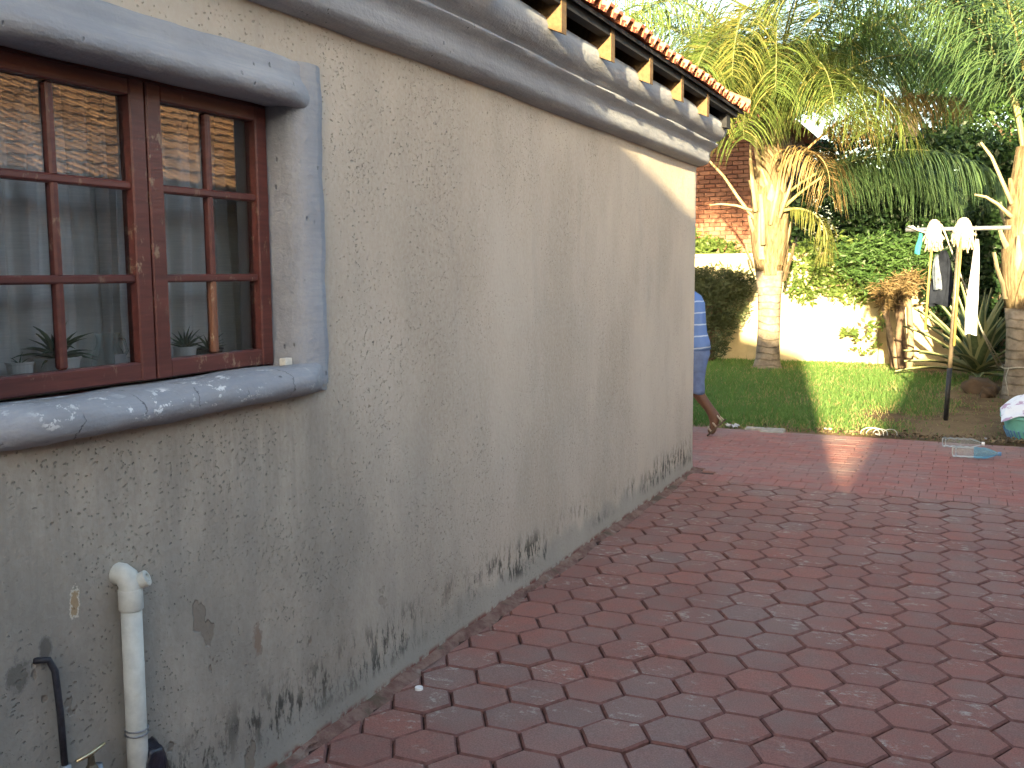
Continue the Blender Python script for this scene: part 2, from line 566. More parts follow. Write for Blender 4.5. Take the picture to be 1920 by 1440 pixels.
def empty(name, loc, label=None, cat=None, group=None):
    o = bpy.data.objects.new(name, None)
    o.location = loc
    o.empty_display_size = .2
    C.objects.link(o)
    WO[o.name] = Vector(loc)
    return tag(o, label, cat, group)


def link(name, me, mat, parent=None, origin=(0, 0, 0), rot=None):
    o = bpy.data.objects.new(name, me)
    C.objects.link(o)
    if mat and not me.materials:
        me.materials.append(M[mat] if isinstance(mat, str) else mat)
    org = Vector(origin)
    WO[o.name] = org
    if parent:
        o.parent = parent
        o.location = org - WO[parent.name]
    else:
        o.location = org
    if rot is not None:
        o.rotation_euler = rot
    return o


class MB:
    def __init__(self):
        self.v = []
        self.f = []
        self.t = []      # per-face tone
        self.mi = []

    def add(self, vs, fs, tone=None):
        o = len(self.v)
        self.v += [tuple(p) for p in vs]
        self.f += [tuple(i+o for i in q) for q in fs]
        self.t += [tone if tone is not None else 0.0]*len(fs)
        return self

    def box(self, a, b):
        x0, y0, z0 = a
        x1, y1, z1 = b
        return self.add([(x0, y0, z0), (x1, y0, z0), (x1, y1, z0), (x0, y1, z0), (x0, y0, z1), (x1, y0, z1), (x1, y1, z1), (x0, y1, z1)],
                        [(3, 2, 1, 0), (4, 5, 6, 7), (0, 1, 5, 4), (1, 2, 6, 5), (2, 3, 7, 6), (3, 0, 4, 7)])

    def bbox(self, a, b, e=.004):
        """box with chamfered edges"""
        bm = bmesh.new()
        bmesh.ops.create_cube(bm, size=1)
        for v in bm.verts:
            v.co = Vector([(a[i]+b[i])/2 + v.co[i]*(b[i]-a[i]) for i in range(3)])
        bmesh.ops.bevel(bm, geom=bm.edges[:], offset=e, segments=1, affect='EDGES')
        bm.verts.index_update()
        self.add([v.co[:] for v in bm.verts], [[v.index for v in f.verts] for f in bm.faces])
        bm.free()
        return self

    def tube(self, pts, rad, n=8, cap=True, flat=1.0):
        pts = [Vector(p) for p in pts]
        if not isinstance(rad, (list, tuple)):
            rad = [rad]*len(pts)
        o = len(self.v)
        up = Vector((0, 0, 1))
        prev = None
        for i, p in enumerate(pts):
            d = (pts[min(i+1, len(pts)-1)]-pts[max(i-1, 0)]).normalized()
            if prev is None:
                s = d.cross(up if abs(d.z) < .9 else Vector((1, 0, 0))).normalized()
            else:
                s = (prev - d*prev.dot(d)).normalized()
            prev = s
            t = d.cross(s)
            for k in range(n):
                a = 2*math.pi*k/n
                self.v.append(tuple(p + rad[i]*(math.cos(a)*s + flat*math.sin(a)*t)))
        for i in range(len(pts)-1):
            for k in range(n):
                a, b = o+i*n+k, o+i*n+(k+1) % n
                self.f.append((a, b, b+n, a+n))
                self.t.append(0.0)
        if cap:
            self.f.append(tuple(o+k for k in range(n))[::-1])
            self.f.append(tuple(o+(len(pts)-1)*n+k for k in range(n)))
            self.t += [0.0, 0.0]
        return self

    def lathe(self, prof, c=(0, 0, 0), n=24, axis=None, cap=True):
        """prof: list of (r, h) along axis (default z)"""
        ax = Vector(axis).normalized() if axis else Vector((0, 0, 1))
        s = ax.cross(Vector((0, 0, 1)) if abs(ax.z) < .9 else Vector((1, 0, 0))).normalized()
        t = ax.cross(s)
        c = Vector(c)
        o = len(self.v)
        for r, h in prof:
            for k in range(n):
                a = 2*math.pi*k/n
                self.v.append(tuple(c+ax*h+r*(math.cos(a)*s+math.sin(a)*t)))
        for i in range(len(prof)-1):
            for k in range(n):
                a, b = o+i*n+k, o+i*n+(k+1) % n
                self.f.append((a, b, b+n, a+n))
                self.t.append(0.0)
        if cap:
            self.f.append(tuple(o+k for k in range(n))[::-1])
            self.f.append(tuple(o+(len(prof)-1)*n+k for k in range(n)))
            self.t += [0.0, 0.0]
        return self

    def extrude_y(self, prof, y0, y1, ny=1, wob=0.0, closed=False):
        """sweep an (x,z) profile along Y"""
        o = len(self.v)
        n = len(prof)
        for j in range(ny+1):
            y = y0+(y1-y0)*j/ny
            for i, (x, z) in enumerate(prof):
                w = wob*(math.sin(y*5.1+i*.7)*.5+math.sin(y*11.3+i*1.9)*.3+math.sin(y*2.3)*.6)
                self.v.append((x+w, y, z+w*.6))
        for j in range(ny):
            for i in range(n if closed else n-1):
                a, b = o+j*n+i, o+j*n+(i+1) % n
                self.f.append((a, a+n, b+n, b))
                self.t.append(0.0)
        self.f.append(tuple(o+i for i in range(n)))
        self.f.append(tuple(o+ny*n+i for i in range(n))[::-1])
        self.t += [0.0, 0.0]
        return self

    def mesh(self, name, origin=(0, 0, 0), smooth=False, tone=False):
        me = bpy.data.meshes.new(name)
        v = np.array(self.v, float) - np.array(origin, float)
        me.from_pydata(v.tolist(), [], self.f)
        if tone:
            at = me.attributes.new('tone', 'FLOAT', 'FACE')
            at.data.foreach_set('value', np.array(self.t, np.float32))
        if smooth:
            me.shade_smooth()
        me.update()
        return me

    def build(self, name, mat, parent=None, origin=None, smooth=False, tone=False, kind=None):
        if origin is None:
            origin = WO[parent.name] if parent else (0, 0, 0)
        o = link(name, self.mesh(name, origin, smooth, tone), mat, parent, origin)
        if kind:
            o['kind'] = kind
        return o


def autosmooth(o, ang=40):
    me = o.data
    bm = bmesh.new()
    bm.from_mesh(me)
    for f in bm.faces:
        f.smooth = True
    for e in bm.edges:
        if len(e.link_faces) == 2 and e.calc_face_angle(0) > R(ang):
            e.smooth = False
    bm.to_mesh(me)
    bm.free()
    return o


def np_mesh(name, verts, faces, tone=None):
    """verts (N,3), faces (F,k) with constant k"""
    me = bpy.data.meshes.new(name)
    nv, nf, k = len(verts), len(faces), faces.shape[1]
    me.vertices.add(nv)
    me.vertices.foreach_set('co', np.ascontiguousarray(verts, np.float32).ravel())
    me.loops.add(nf*k)
    me.loops.foreach_set('vertex_index', np.ascontiguousarray(faces, np.int32).ravel())
    me.polygons.add(nf)
    me.polygons.foreach_set('loop_start', np.arange(0, nf*k, k, dtype=np.int32))
    me.update(calc_edges=True)
    if tone is not None:
        at = me.attributes.new('tone', 'FLOAT', 'FACE')
        at.data.foreach_set('value', np.ascontiguousarray(tone, np.float32))
    return me


def clip_poly(poly, f):
    out = []
    for i in range(len(poly)):
        a, b = poly[i], poly[(i+1) % len(poly)]
        fa, fb = f(a), f(b)
        if fa >= 0:
            out.append(a)
        if (fa >= 0) != (fb >= 0):
            t = fa/(fa-fb)
            out.append((a[0]+t*(b[0]-a[0]), a[1]+t*(b[1]-a[1])))
    return out


def slab_geo(poly, gap=.0026, ch=.0065, top=0.0, depth=.05):
    """a paver: inset polygon with a chamfered rim; returns verts, faces"""
    c = Vector((sum(p[0] for p in poly)/len(poly), sum(p[1] for p in poly)/len(poly)))
    n = len(poly)

    def inset(d):
        r = []
        for i in range(n):
            p0, p1, p2 = Vector(poly[i-1]), Vector(poly[i]), Vector(poly[(i+1) % n])
            e1, e2 = (p1-p0), (p2-p1)
            if e1.length < 1e-6 or e2.length < 1e-6:
                r.append(p1.copy())
                continue
            e1.normalize(); e2.normalize()
            n1, n2 = Vector((-e1.y, e1.x)), Vector((-e2.y, e2.x))
            b = n1+n2
            k = max(.3, 1+n1.dot(n2))
            r.append(p1+b*(d/k))
        return r
    o, i2 = inset(gap), inset(gap+ch)
    vs = [(p.x, p.y, top) for p in i2]+[(p.x, p.y, top-ch*.95) for p in o]+[(p.x, p.y, top-depth) for p in o]
    fs = [tuple(range(n))]
    for i in range(n):
        j = (i+1) % n
        fs.append((i, n+i, n+j, j))
        fs.append((n+i, 2*n+i, 2*n+j, n+j))
    return vs, fs


def skin_mesh(name, joints, edges, root, sub=2):
    keys = list(joints)
    me = bpy.data.meshes.new(name)
    me.from_pydata([joints[k][0] for k in keys], [(keys.index(a), keys.index(b)) for a, b in edges], [])
    o = bpy.data.objects.new(name, me)
    C.objects.link(o)
    md = o.modifiers.new('skin', 'SKIN')
    md.use_smooth_shade = True
    for i, k in enumerate(keys):
        r = joints[k][1]
        me.skin_vertices[0].data[i].radius = r if isinstance(r, tuple) else (r, r)
        me.skin_vertices[0].data[i].use_root = (k == root)
    sb = o.modifiers.new('sub', 'SUBSURF')
    sb.levels = sub
    sb.render_levels = sub
    dg = bpy.context.evaluated_depsgraph_get()
    dg.update()
    res = bpy.data.meshes.new_from_object(o.evaluated_get(dg))
    bpy.data.objects.remove(o)
    res.shade_smooth()
    return res


# ------------------------------------------------------------------ ground
mb = MB()
mb.add([(-250, -250, -.06), (250, -250, -.06), (250, 400, -.06), (-250, 400, -.06)], [(0, 1, 2, 3)])
tag(mb.build('ground', 'soil'), kind='structure')
# paved yard: sand bed + pavers
mb = MB()
mb.add([(-6, -14, -.016), (6, -14, -.016), (6, 9.50, -.016), (-6, 9.50, -.016)], [(0, 1, 2, 3)])
paving = tag(mb.build('paving', 'joint_sand'), kind='structure')

HS, HROT = .1187, R(1.26)
ex = Vector((math.cos(HROT), math.sin(HROT)))
ey = Vector((-math.sin(HROT), math.cos(HROT)))
A_, B_ = 1.5*HS*ex + math.sqrt(3)/2*HS*ey, math.sqrt(3)*HS*ey
H0 = Vector((1.404, 3.683))
cy, sy_ = math.cos(YAW), math.sin(YAW)


def in_view(x, y, pad=.06):
    dx, dy = x-CAM[0], y-CAM[1]
    fw = -dx*sy_+dy*cy
    rt = dx*cy+dy*sy_
    return fw > 2.15 and abs(rt) < fw*(960/1866.0+pad)


cells = []
for i in range(-14, 20):
    for j in range(-40, 40):
        c = H0 + A_*i + B_*j
        if -4 < c.y < 7.25 and -.12 < c.x < 4.1:
            poly = [(c.x+HS*math.cos(HROT+R(60*k)), c.y+HS*math.sin(HROT+R(60*k))) for k in range(6)]
            edge = .058+.012*math.sin(c.y*7)
            q = clip_poly(poly, lambda p: p[0]-edge)
            q = clip_poly(q, lambda p: 7.03-.02*p[0]-p[1]) if q else q
            q = clip_poly(q, lambda p: 4.0-p[0]) if q else q
            if len(q) < 3:
                continue
            area = abs(sum(q[k][0]*q[(k+1) % len(q)][1]-q[(k+1) % len(q)][0]*q[k][1] for k in range(len(q))))/2
            if area < .0008:
                continue
            cells.append(((c.x, c.y), q, area < .0355))
cells.sort(key=lambda s: (not in_view(*s[0]), (s[0][0]-CAM[0])**2+(s[0][1]-CAM[1])**2))
hexv, hexf = slab_geo([(HS*math.cos(HROT+R(60*k)), HS*math.sin(HROT+R(60*k))) for k in range(6)])
hex_meshes = []


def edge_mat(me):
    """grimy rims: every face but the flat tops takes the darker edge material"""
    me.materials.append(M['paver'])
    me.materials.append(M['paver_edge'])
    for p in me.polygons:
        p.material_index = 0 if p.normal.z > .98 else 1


for k in range(3):
    me = bpy.data.meshes.new('paver')
    me.from_pydata(hexv, [], hexf)
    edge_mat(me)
    hex_meshes.append(me)
rest = MB()
for n, (c, q, cut) in enumerate(cells):
    dz = random.gauss(0, .0016)
    tx, ty = random.gauss(0, .006), random.gauss(0, .006)
    if n < 300:
        if cut:
            v, f = slab_geo([(p[0]-c[0], p[1]-c[1]) for p in q])
            me = bpy.data.meshes.new('paver')
            me.from_pydata(v, [], f)
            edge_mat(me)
        else:
            me = hex_meshes[n % 3]
        o = link('paver', me, 'paver', paving, (c[0]+random.gauss(0, .0012), c[1]+random.gauss(0, .0012), dz),
                 (tx, ty, random.gauss(0, .006)))
    else:
        v, f = slab_geo(q, top=dz)
        rest.add(v, f)
fo = rest.build('paver_field', None, paving, kind='stuff')
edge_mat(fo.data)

# soldier course and running-bond brick paving towards the lawn
bricks = []
x = -2.2
while x < 4.0:
    y0 = 7.035-.02*x
    bricks.append((x, y0, x+.1055, y0+.207))
    x += .106
row = 0
y = 7.25
while y < 9.42:
    x = -3.4+(row % 2)*.105+random.uniform(-.01, .01)
    while x < 4.0:
        if not (x < -.02 and y < 7.36):
            bricks.append((x, y-.02*x, x+.2100, y-.02*x+.1035))
        x += .211
    y += .1045
    row += 1
bricks.sort(key=lambda b: (not in_view(b[0], b[1], .02) or b[0] < -.45-(b[1]-7.4)*.03, b[1]))
rest = MB()
bmesh_cache = {}
for n, (x0, y0, x1, y1) in enumerate(bricks):
    w, d = x1-x0, y1-y0
    dz = random.gauss(-.001, .0005)
    key = (round(w, 3), round(d, 3))
    poly = [(-w/2, -d/2), (w/2, -d/2), (w/2, d/2), (-w/2, d/2)]
    if n < 300:
        if key not in bmesh_cache:
            v, f = slab_geo(poly, .0012, .0016)
            me = bpy.data.meshes.new('brick_paver')
            me.from_pydata(v, [], f)
            me.materials.append(M['brick_paver'])
            bmesh_cache[key] = me
        link('brick_paver', bmesh_cache[key], 'brick_paver', paving, ((x0+x1)/2, (y0+y1)/2, dz),
             (random.gauss(0, .0015), random.gauss(0, .0015), random.gauss(0, .010)))
    else:
        v, f = slab_geo([(p[0]+(x0+x1)/2, p[1]+(y0+y1)/2) for p in poly], .0012, .0016, dz)
        rest.add(v, f)
rest.build('brick_paver_field', 'brick_paver', paving, kind='stuff')

# haunch of mortar between wall and pavers
mb = MB()
N = 150
for j in range(N+1):
    yy = -3+10.38*j/N
    w = .062+.012*math.sin(yy*7)+.020*math.sin(yy*19+1)+random.uniform(-.016, .016)
    for xx, zz in ((-.01, .016+.006*math.sin(yy*13)), (.03, .008+.004*math.sin(yy*23)), (w*.7, .0), (w, -.012)):
        mb.v.append((xx, yy, zz+random.uniform(-.002, .002)))
for j in range(N):
    for i in range(3):
        a = j*4+i
        mb.f.append((a, a+1, a+5, a+4))
        mb.t.append(0)
mb.build('mortar_strip', 'mortar', paving, smooth=True)

# lawn ground
mb = MB()
NX, NY = 60, 60
for j in range(NY+1):
    for i in range(NX+1):
        xx, yy = -9+18*i/NX, 9.5+16.5*j/NY
        h = .0+.02*math.sin(xx*2.1+yy)*math.sin(yy*1.7)
        mb.v.append((xx, yy, -.012+(h if j else -.01)*.7))
for j in range(NY):
    for i in range(NX):
        a = j*(NX+1)+i
        mb.f.append((a, a+1, a+NX+2, a+NX+1))
        mb.t.append(0)
tag(mb.build('lawn', 'soil', smooth=True), kind='structure')


def vnoise(x, y, s, seed=0):
    r = np.random.default_rng(seed).random((64, 64))
    x, y = x*s+100, y*s+100
    xi, yi = np.floor(x).astype(int), np.floor(y).astype(int)
    fx, fy = x-xi, y-yi
    fx, fy = fx*fx*(3-2*fx), fy*fy*(3-2*fy)
    g = lambda a, b: r[a % 64, b % 64]
    return (g(xi, yi)*(1-fx)+g(xi+1, yi)*fx)*(1-fy)+(g(xi, yi+1)*(1-fx)+g(xi+1, yi+1)*fx)*fy


def grass():
    n = 170000
    x = rng.uniform(-2.6, 3.2, n)
    y = 9.55+7.4*rng.random(n)**1.15
    nz = .6*vnoise(x, y, 1.3, 1)+.4*vnoise(x, y, 4, 2)
    # worn bare earth near the washing line, round the palms and along the paving edge
    bare = 1.25*np.exp(-((x-2.1)/.85)**2-((y-10.6)/1.5)**2) + 1.0*np.exp(-((x-1.05)/.28)**2-((y-10.9)/.35)**2) \
        + 1.3*np.exp(-((x-2.3)/.7)**2-((y-13.4)/1.6)**2) + .8*np.exp(-((y-9.5)/.22)**2) + .7*np.exp(-((x+.96)/.35)**2-((y-15.7)/.35)**2) \
        + 1.1*np.exp(-((x-1.6)/.9)**2-((y-16.4)/.9)**2)
    dens = np.clip(.95-bare+(nz-.5)*.9, .03, 1)
    keep = rng.random(n) < dens
    x, y, dens, nz = x[keep], y[keep], dens[keep], nz[keep]
    n = len(x)
    h = (.022+.045*rng.random(n)**1.5)*(.55+.6*dens)
    h[rng.random(n) < .015] *= 2.0
    a = rng.uniform(0, 2*np.pi, n)
    w = .0035+.003*rng.random(n)
    lean = rng.uniform(.2, .9, n)*h
    b = rng.uniform(0, 2*np.pi, n)
    z0 = -.012+.014*np.sin(x*2.1+y)*np.sin(y*1.7)-.004
    P = np.stack([x, y, z0], 1)
    W = np.stack([np.cos(a)*w, np.sin(a)*w, 0*a], 1)
    L = np.stack([np.cos(b)*lean, np.sin(b)*lean, 0*a], 1)
    Z = np.stack([0*h, 0*h, h], 1)
    V = np.stack([P-W, P+W, P+W*.7+L*.35+Z*.62, P-W*.7+L*.35+Z*.62, P+L+Z], 1).reshape(-1, 3)
    k = np.arange(n)[:, None]*5
    F = np.concatenate([np.concatenate([k, k+1, k+2], 1), np.concatenate([k, k+2, k+3], 1), np.concatenate([k+3, k+2, k+4], 1)], 0)
    tone = np.clip(.1+.55*rng.random(n)+.3*(nz-.5), 0, .88)
    dry = rng.random(n) < (.05+.55*(1-dens))
    tone[dry] = .96
    me = np_mesh('grass', V, F, np.tile(tone, 3))
    o = link('grass', me, 'grass')
    tag(o, 'short green lawn grass with thin brown worn patches before the garden wall', 'grass', kind='stuff')


grass()

# dry leaves and crumbs along the lawn edge
n = 1500
x = rng.uniform(-.4, 3.0, n)
y = 9.5+np.abs(rng.normal(0, .12, n))
sel = rng.random(n) < np.clip(.25+.5*(x-.6), .12, 1)
x, y = x[sel], y[sel]
n = len(x)
V = np.zeros((n, 4, 3))
a = rng.uniform(0, 6.28, n)
s = rng.uniform(.008, .028, n)
for k, (u, v) in enumerate(((-1, 0), (0, -.5), (1, 0), (0, .5))):
    V[:, k, 0] = x+s*(u*np.cos(a)-v*np.sin(a))
    V[:, k, 1] = y+s*(u*np.sin(a)+v*np.cos(a))
    V[:, k, 2] = .006+rng.uniform(0, .03, n)
F = np.arange(n*4).reshape(n, 4)
tag(link('leaf_litter', np_mesh('leaf_litter', V.reshape(-1, 3), F, rng.random(n)), 'litter'),
    'brown dry leaves and crumbs along the lawn edge', 'dry leaves', kind='stuff')

# ------------------------------------------------------------------ the plastered house
house = empty('plaster_house', (0, 0, 0), 'beige rough plastered house with grey blue trim and red tiled eaves', 'house')
Y_END = 7.38
WY0, WY1, WZ0, WZ1 = 1.44, 2.52, 1.19, 2.02      # window opening


OY0, OY1, OZ0, OZ1 = WY0-.06, WY1+.06, 1.165, 2.075     # rough opening, hidden under the plaster surround


def wall_mesh():
    ys = sorted(set([round(v, 4) for v in np.linspace(-4, Y_END-.03, 180)]+[OY0, OY1]))
    zs = sorted(set([round(v, 4) for v in np.linspace(-.03, 2.62, 60)]+[OZ0, OZ1]))
    b = MB()
    idx = {}
    for i, yv in enumerate(ys):
        for j, zv in enumerate(zs):
            w = .0035*math.sin(yv*3.1+zv*1.2)+.003*math.sin(yv*1.3-zv*4.1)+.002*math.sin(yv*9+zv*7)
            foot = -.012*max(0, 1-zv/.12) if zv < .12 else 0
            if abs(zv) < .01 or zv < 0:
                w *= .3
            idx[i, j] = len(b.v)
            b.v.append((w-foot, yv, zv))
    # rounded far corner and end wall
    last = len(ys)-1
    col = [[idx[last, j] for j in range(len(zs))]]
    for k in range(1, 5):
        a = R(90*k/4)
        cidx = []
        for j, zv in enumerate(zs):
            cidx.append(len(b.v))
            b.v.append((-.03+.03*math.cos(a), Y_END-.03+.03*math.sin(a), zv))
        col.append(cidx)
    e = []
    for zv in zs:
        e.append(len(b.v))
        b.v.append((-8, Y_END, zv))
    col.append(e)
    for i in range(last):
        for j in range(len(zs)-1):
            if ys[i] >= OY0-1e-6 and ys[i+1] <= OY1+1e-6 and zs[j] >= OZ0-1e-6 and zs[j+1] <= OZ1+1e-6:
                continue
            b.f.append((idx[i, j], idx[i+1, j], idx[i+1, j+1], idx[i, j+1]))
            b.t.append(0)
    for k in range(len(col)-1):
        for j in range(len(zs)-1):
            b.f.append((col[k][j], col[k+1][j], col[k+1][j+1], col[k][j+1]))
            b.t.append(0)
    return b


o = wall_mesh().build('wall', 'plaster', house, smooth=True)
# inner leaf of the room behind the window, plus the plain rear walls
mb = MB()
mb.box((-.24, -4, -.03), (-.20, WY0-.02, 2.6)).box((-.24, WY1+.02, -.03), (-.20, 7.3, 2.6))
mb.box((-.24, WY0-.02, -.03), (-.20, WY1+.02, WZ0-.01)).box((-.24, WY0-.02, WZ1+.03), (-.20, WY1+.02, 2.6))
mb.box((-3.6, -1.0, -.03), (-3.56, 5.2, 2.6)).box((-3.56, -1.0, -.03), (-.24, -.96, 2.6)).box((-3.56, 5.16, -.03), (-.24, 5.2, 2.6))
mb.box((-3.6, -1.0, 2.6), (-.2, 5.2, 2.64)).box((-3.56, -.96, -.05), (-.24, 5.16, -.02))
mb.build('inner_wall', 'room_wall', house)
mb = MB()
mb.box((-8.05, -4, -.03), (-8.0, 7.38, 2.62)).box((-8, -4.05, -.03), (0, -4.0, 2.62))
mb.build('rear_wall', 'plaster', house)

# cornice: lower band and rolled upper moulding
prof = [(-.02, 2.268), (.045, 2.277), (.078, 2.292), (.092, 2.310), (.090, 2.345), (.097, 2.375), (.118, 2.398), (.142, 2.410), (.150, 2.420),
        (.146, 2.430), (.128, 2.436), (.134, 2.446), (.168, 2.458), (.196, 2.482), (.210, 2.515), (.210, 2.545), (.198, 2.575), (.170, 2.598), (.12, 2.612), (-.02, 2.62)]
mb = MB()
mb.extrude_y(prof[::-1], -4, Y_END+.0, 140, .0035)
# returned end: the same profile swept round the corner along -X
o0 = len(mb.v)
cn = mb.build('cornice', 'trim', house)
autosmooth(cn, 55)
mb = MB()
pr = prof
for k in range(7):
    a = R(90*k/6)
    for (px_, pz_) in pr:
        d = max(px_, 0)
        mb.v.append((d*math.cos(a)-.0, Y_END+.001+d*math.sin(a), pz_))
for k in range(1, 2):
    for (px_, pz_) in pr:
        mb.v.append((-8, Y_END+.001+max(px_, 0), pz_))
n = len(pr)
for k in range(7):
    for i in range(n-1):
        mb.f.append((k*n+i, k*n+i+1, (k+1)*n+i+1, (k+1)*n+i))
        mb.t.append(0)
autosmooth(mb.build('cornice', 'trim', house), 55)

# rafter tails
PT = .42
for k in range(-10, 6):
    yr = 3.395+.6335*k
    if yr < -3.6 or yr > 7:
        continue
    mb = MB()
    y0, y1 = yr, yr+.055
    xs0, xs1 = -.1, .27
    zt = lambda x: 2.660-(x-.27)*PT
    hb = .155
    mb.add([(xs0, y0, zt(xs0)-hb), (xs1, y0, zt(xs1)-hb), (xs1, y0, zt(xs1)), (xs0, y0, zt(xs0)),
            (xs0, y1, zt(xs0)-hb), (xs1, y1, zt(xs1)-hb), (xs1, y1, zt(xs1)), (xs0, y1, zt(xs0))],
           [(0, 1, 2, 3), (7, 6, 5, 4), (1, 5, 6, 2), (0, 4, 5, 1), (3, 2, 6, 7), (0, 3, 7, 4)])
    mb.build('rafter', 'rafter_wood', house, origin=(0, yr, 2.5))
# dark beam filling between rafters against the wall, sheeting above, end board
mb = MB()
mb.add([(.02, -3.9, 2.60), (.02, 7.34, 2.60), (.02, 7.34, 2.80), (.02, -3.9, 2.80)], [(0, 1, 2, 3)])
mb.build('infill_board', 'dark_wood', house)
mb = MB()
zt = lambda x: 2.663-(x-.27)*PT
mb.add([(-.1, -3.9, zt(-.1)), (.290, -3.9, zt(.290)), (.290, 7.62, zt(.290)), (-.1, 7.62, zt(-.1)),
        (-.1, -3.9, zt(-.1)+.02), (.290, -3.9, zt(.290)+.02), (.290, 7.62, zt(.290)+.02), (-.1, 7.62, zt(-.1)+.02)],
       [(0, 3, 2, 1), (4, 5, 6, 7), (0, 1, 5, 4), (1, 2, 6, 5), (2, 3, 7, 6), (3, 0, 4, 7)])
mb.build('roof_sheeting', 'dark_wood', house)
mb = MB()
mb.box((.215, -3.9, 2.622), (.266, 7.5, 2.662))
mb.build('eaves_batten', 'dark_wood', house)
mb = MB()
mb.add([(-.05, 7.24, 2.60), (.20, 7.24, 2.53), (.245, 7.24, 2.52), (.245, 7.24, 2.67), (-.05, 7.24, 2.80),
        (-.05, 7.36, 2.60), (.20, 7.36, 2.53), (.245, 7.36, 2.52), (.245, 7.36, 2.67), (-.05, 7.36, 2.80)],
       [(0, 1, 2, 3, 4), (9, 8, 7, 6, 5), (0, 5, 6, 1), (1, 6, 7, 2), (2, 7, 8, 3), (3, 8, 9, 4)])
mb.build('end_board', 'dark_wood', house)

# roof
TP = .155
tprof = [(0, .004), (.028, .004), (.046, .042), (.098, .042), (.116, .004), (.158, .004)]


def tile_mb(L=.36, th=.014):
    b = MB()
    vs, fs = [], []
    n = len(tprof)
    for s in (0, L):
        for (w, h) in tprof:
            vs.append((-s, w, h))
        for (w, h) in tprof:
            vs.append((-s, w, h-th))
    for i in range(n-1):
        fs += [(i, i+1, 2*n+i+1, 2*n+i), (n+i+1, n+i, 3*n+i, 3*n+i+1), (n+i, n+i+1, i+1, i), (2*n+i, 2*n+i+1, 3*n+i+1, 3*n+i)]
    fs += [(0, n, 3*n, 2*n)[::-1], (n-1, 2*n-1, 4*n-1, 3*n-1)]
    b.add(vs, fs)
    return b


zr = lambda x: 2.674-(x-.315)*PT
ridge_x = -4.0
mb = MB()
mb.add([(.27, -4.4, zr(.27)), (.27, 7.66, zr(.27)), (ridge_x, 3.6, zr(ridge_x)), (ridge_x, -4.4, zr(ridge_x)),
        (-8.3, 7.66, zr(.27)), (-8.3, -4.4, zr(.27))],
       [(0, 1, 2, 3), (1, 4, 2), (4, 5, 3, 2)])
roof = mb.build('roof', 'tile_old', house)
tm = tile_mb().mesh('tile')
tm.materials.append(M['tile'])
slope = math.atan(PT)
y = 7.68-TP
k = 0
while y > 1.5:
    o = link('tile', tm, 'tile', roof, (.315+random.gauss(0, .006), y+random.gauss(0, .002), zr(.315)+.012+random.gauss(0, .003)),
             (random.gauss(0, .008), slope+random.gauss(0, .01), random.gauss(0, .01)))
    y -= TP
    k += 1
# rest of the tile courses joined
tv = np.array(tile_mb().v)
tf = tile_mb().f
mb = MB()
cs, sn = math.cos(slope), math.sin(slope)


def put_tile(mb, x, y, z):
    p = tv.copy()
    q = np.stack([p[:, 0]*cs+p[:, 2]*sn+x, p[:, 1]+y, -p[:, 0]*sn+p[:, 2]*cs+z], 1)
    mb.add(q.tolist(), tf)


for cidx in range(0, 4):
    xx = .315-.33*cs*cidx
    y = 7.68-TP
    while y > -4.2:
        if (cidx > 0 or y <= 1.5) and y < 7.55-.33*cidx*1.0:
            put_tile(mb, xx, y, zr(xx)+.012+.006*cidx)
        y -= TP
mb.build('tile_field', 'tile', roof, kind='stuff')
# hip capping that shows at the corner
for k in range(4):
    t0 = k*.30
    a = Vector((.29-.70*t0, 7.64-.70*t0, zr(.29-.70*t0)+.05))
    d = Vector((-.70, -.70, .70*PT)).normalized()
    mb = MB()
    mb.tube([a, a+d*.34], [.075, .065], 10, True, .62)
    autosmooth(mb.build('ridge_tile', 'tile', roof, origin=a), 50)

# ------------------------------------------------------------------ window
FX = -.09
mb = MB()
mb.box((FX-.06, WY0-.005, WZ0+.005), (FX-.012, WY0+.018, WZ1+.0)).box((FX-.06, WY1-.018, WZ0+.005), (FX-.012, WY1+.005, WZ1))
mb.box((FX-.06, WY0+.018, WZ1-.020), (FX-.012, WY1-.018, WZ1)).box((FX-.06, WY0+.018, WZ0+.005), (FX-.012, WY1-.018, WZ0+.022))
window = mb.build('window', 'window_wood', house)


def jitter_grid(vs, s):
    return [(a+random.gauss(0, s), b+random.gauss(0, s*.4), c+random.gauss(0, s)) for a, b, c in vs]


# plaster surround: jambs, lintel roll and sill nose, one swept mesh each
mb = MB()
jp = [(FX-.02, WY1), (-.03, WY1+.001), (-.008, WY1+.006), (.012, WY1+.022), (.022, WY1+.05), (.024, WY1+.09), (.020, WY1+.115), (.010, WY1+.124),
      (.010, WY1+.136), (-.002, WY1+.142), (-.02, WY1+.143)]
nz_ = 24
for j in range(nz_+1):
    zz = 1.15+(2.140-1.15)*j/nz_
    for (a, b) in jp:
        w = .0016*math.sin(zz*17+b*9)+.0012*math.sin(zz*41)
        mb.v.append((a+w, b+w, zz))
for j in range(nz_):
    for i in range(len(jp)-1):
        a = j*len(jp)+i
        mb.f.append((a, a+1, a+len(jp)+1, a+len(jp)))
        mb.t.append(0)
mb.f.append(tuple(range(len(jp)))[::-1]); mb.t.append(0)
mb.f.append(tuple(nz_*len(jp)+i for i in range(len(jp)))); mb.t.append(0)
autosmooth(mb.build('jamb', 'trim', window, origin=(0, 0, 0)), 60)
mb = MB()
jl = [(a, WY0-(b-WY1)) for a, b in jp]
for j in range(nz_+1):
    zz = 1.15+(2.140-1.15)*j/nz_
    for (a, b) in jl:
        mb.v.append((a, b, zz))
for j in range(nz_):
    for i in range(len(jl)-1):
        a = j*len(jl)+i
        mb.f.append((a, a+len(jl), a+len(jl)+1, a+1))
        mb.t.append(0)
autosmooth(mb.build('jamb', 'trim', window, origin=(0, 0, 0)), 60)


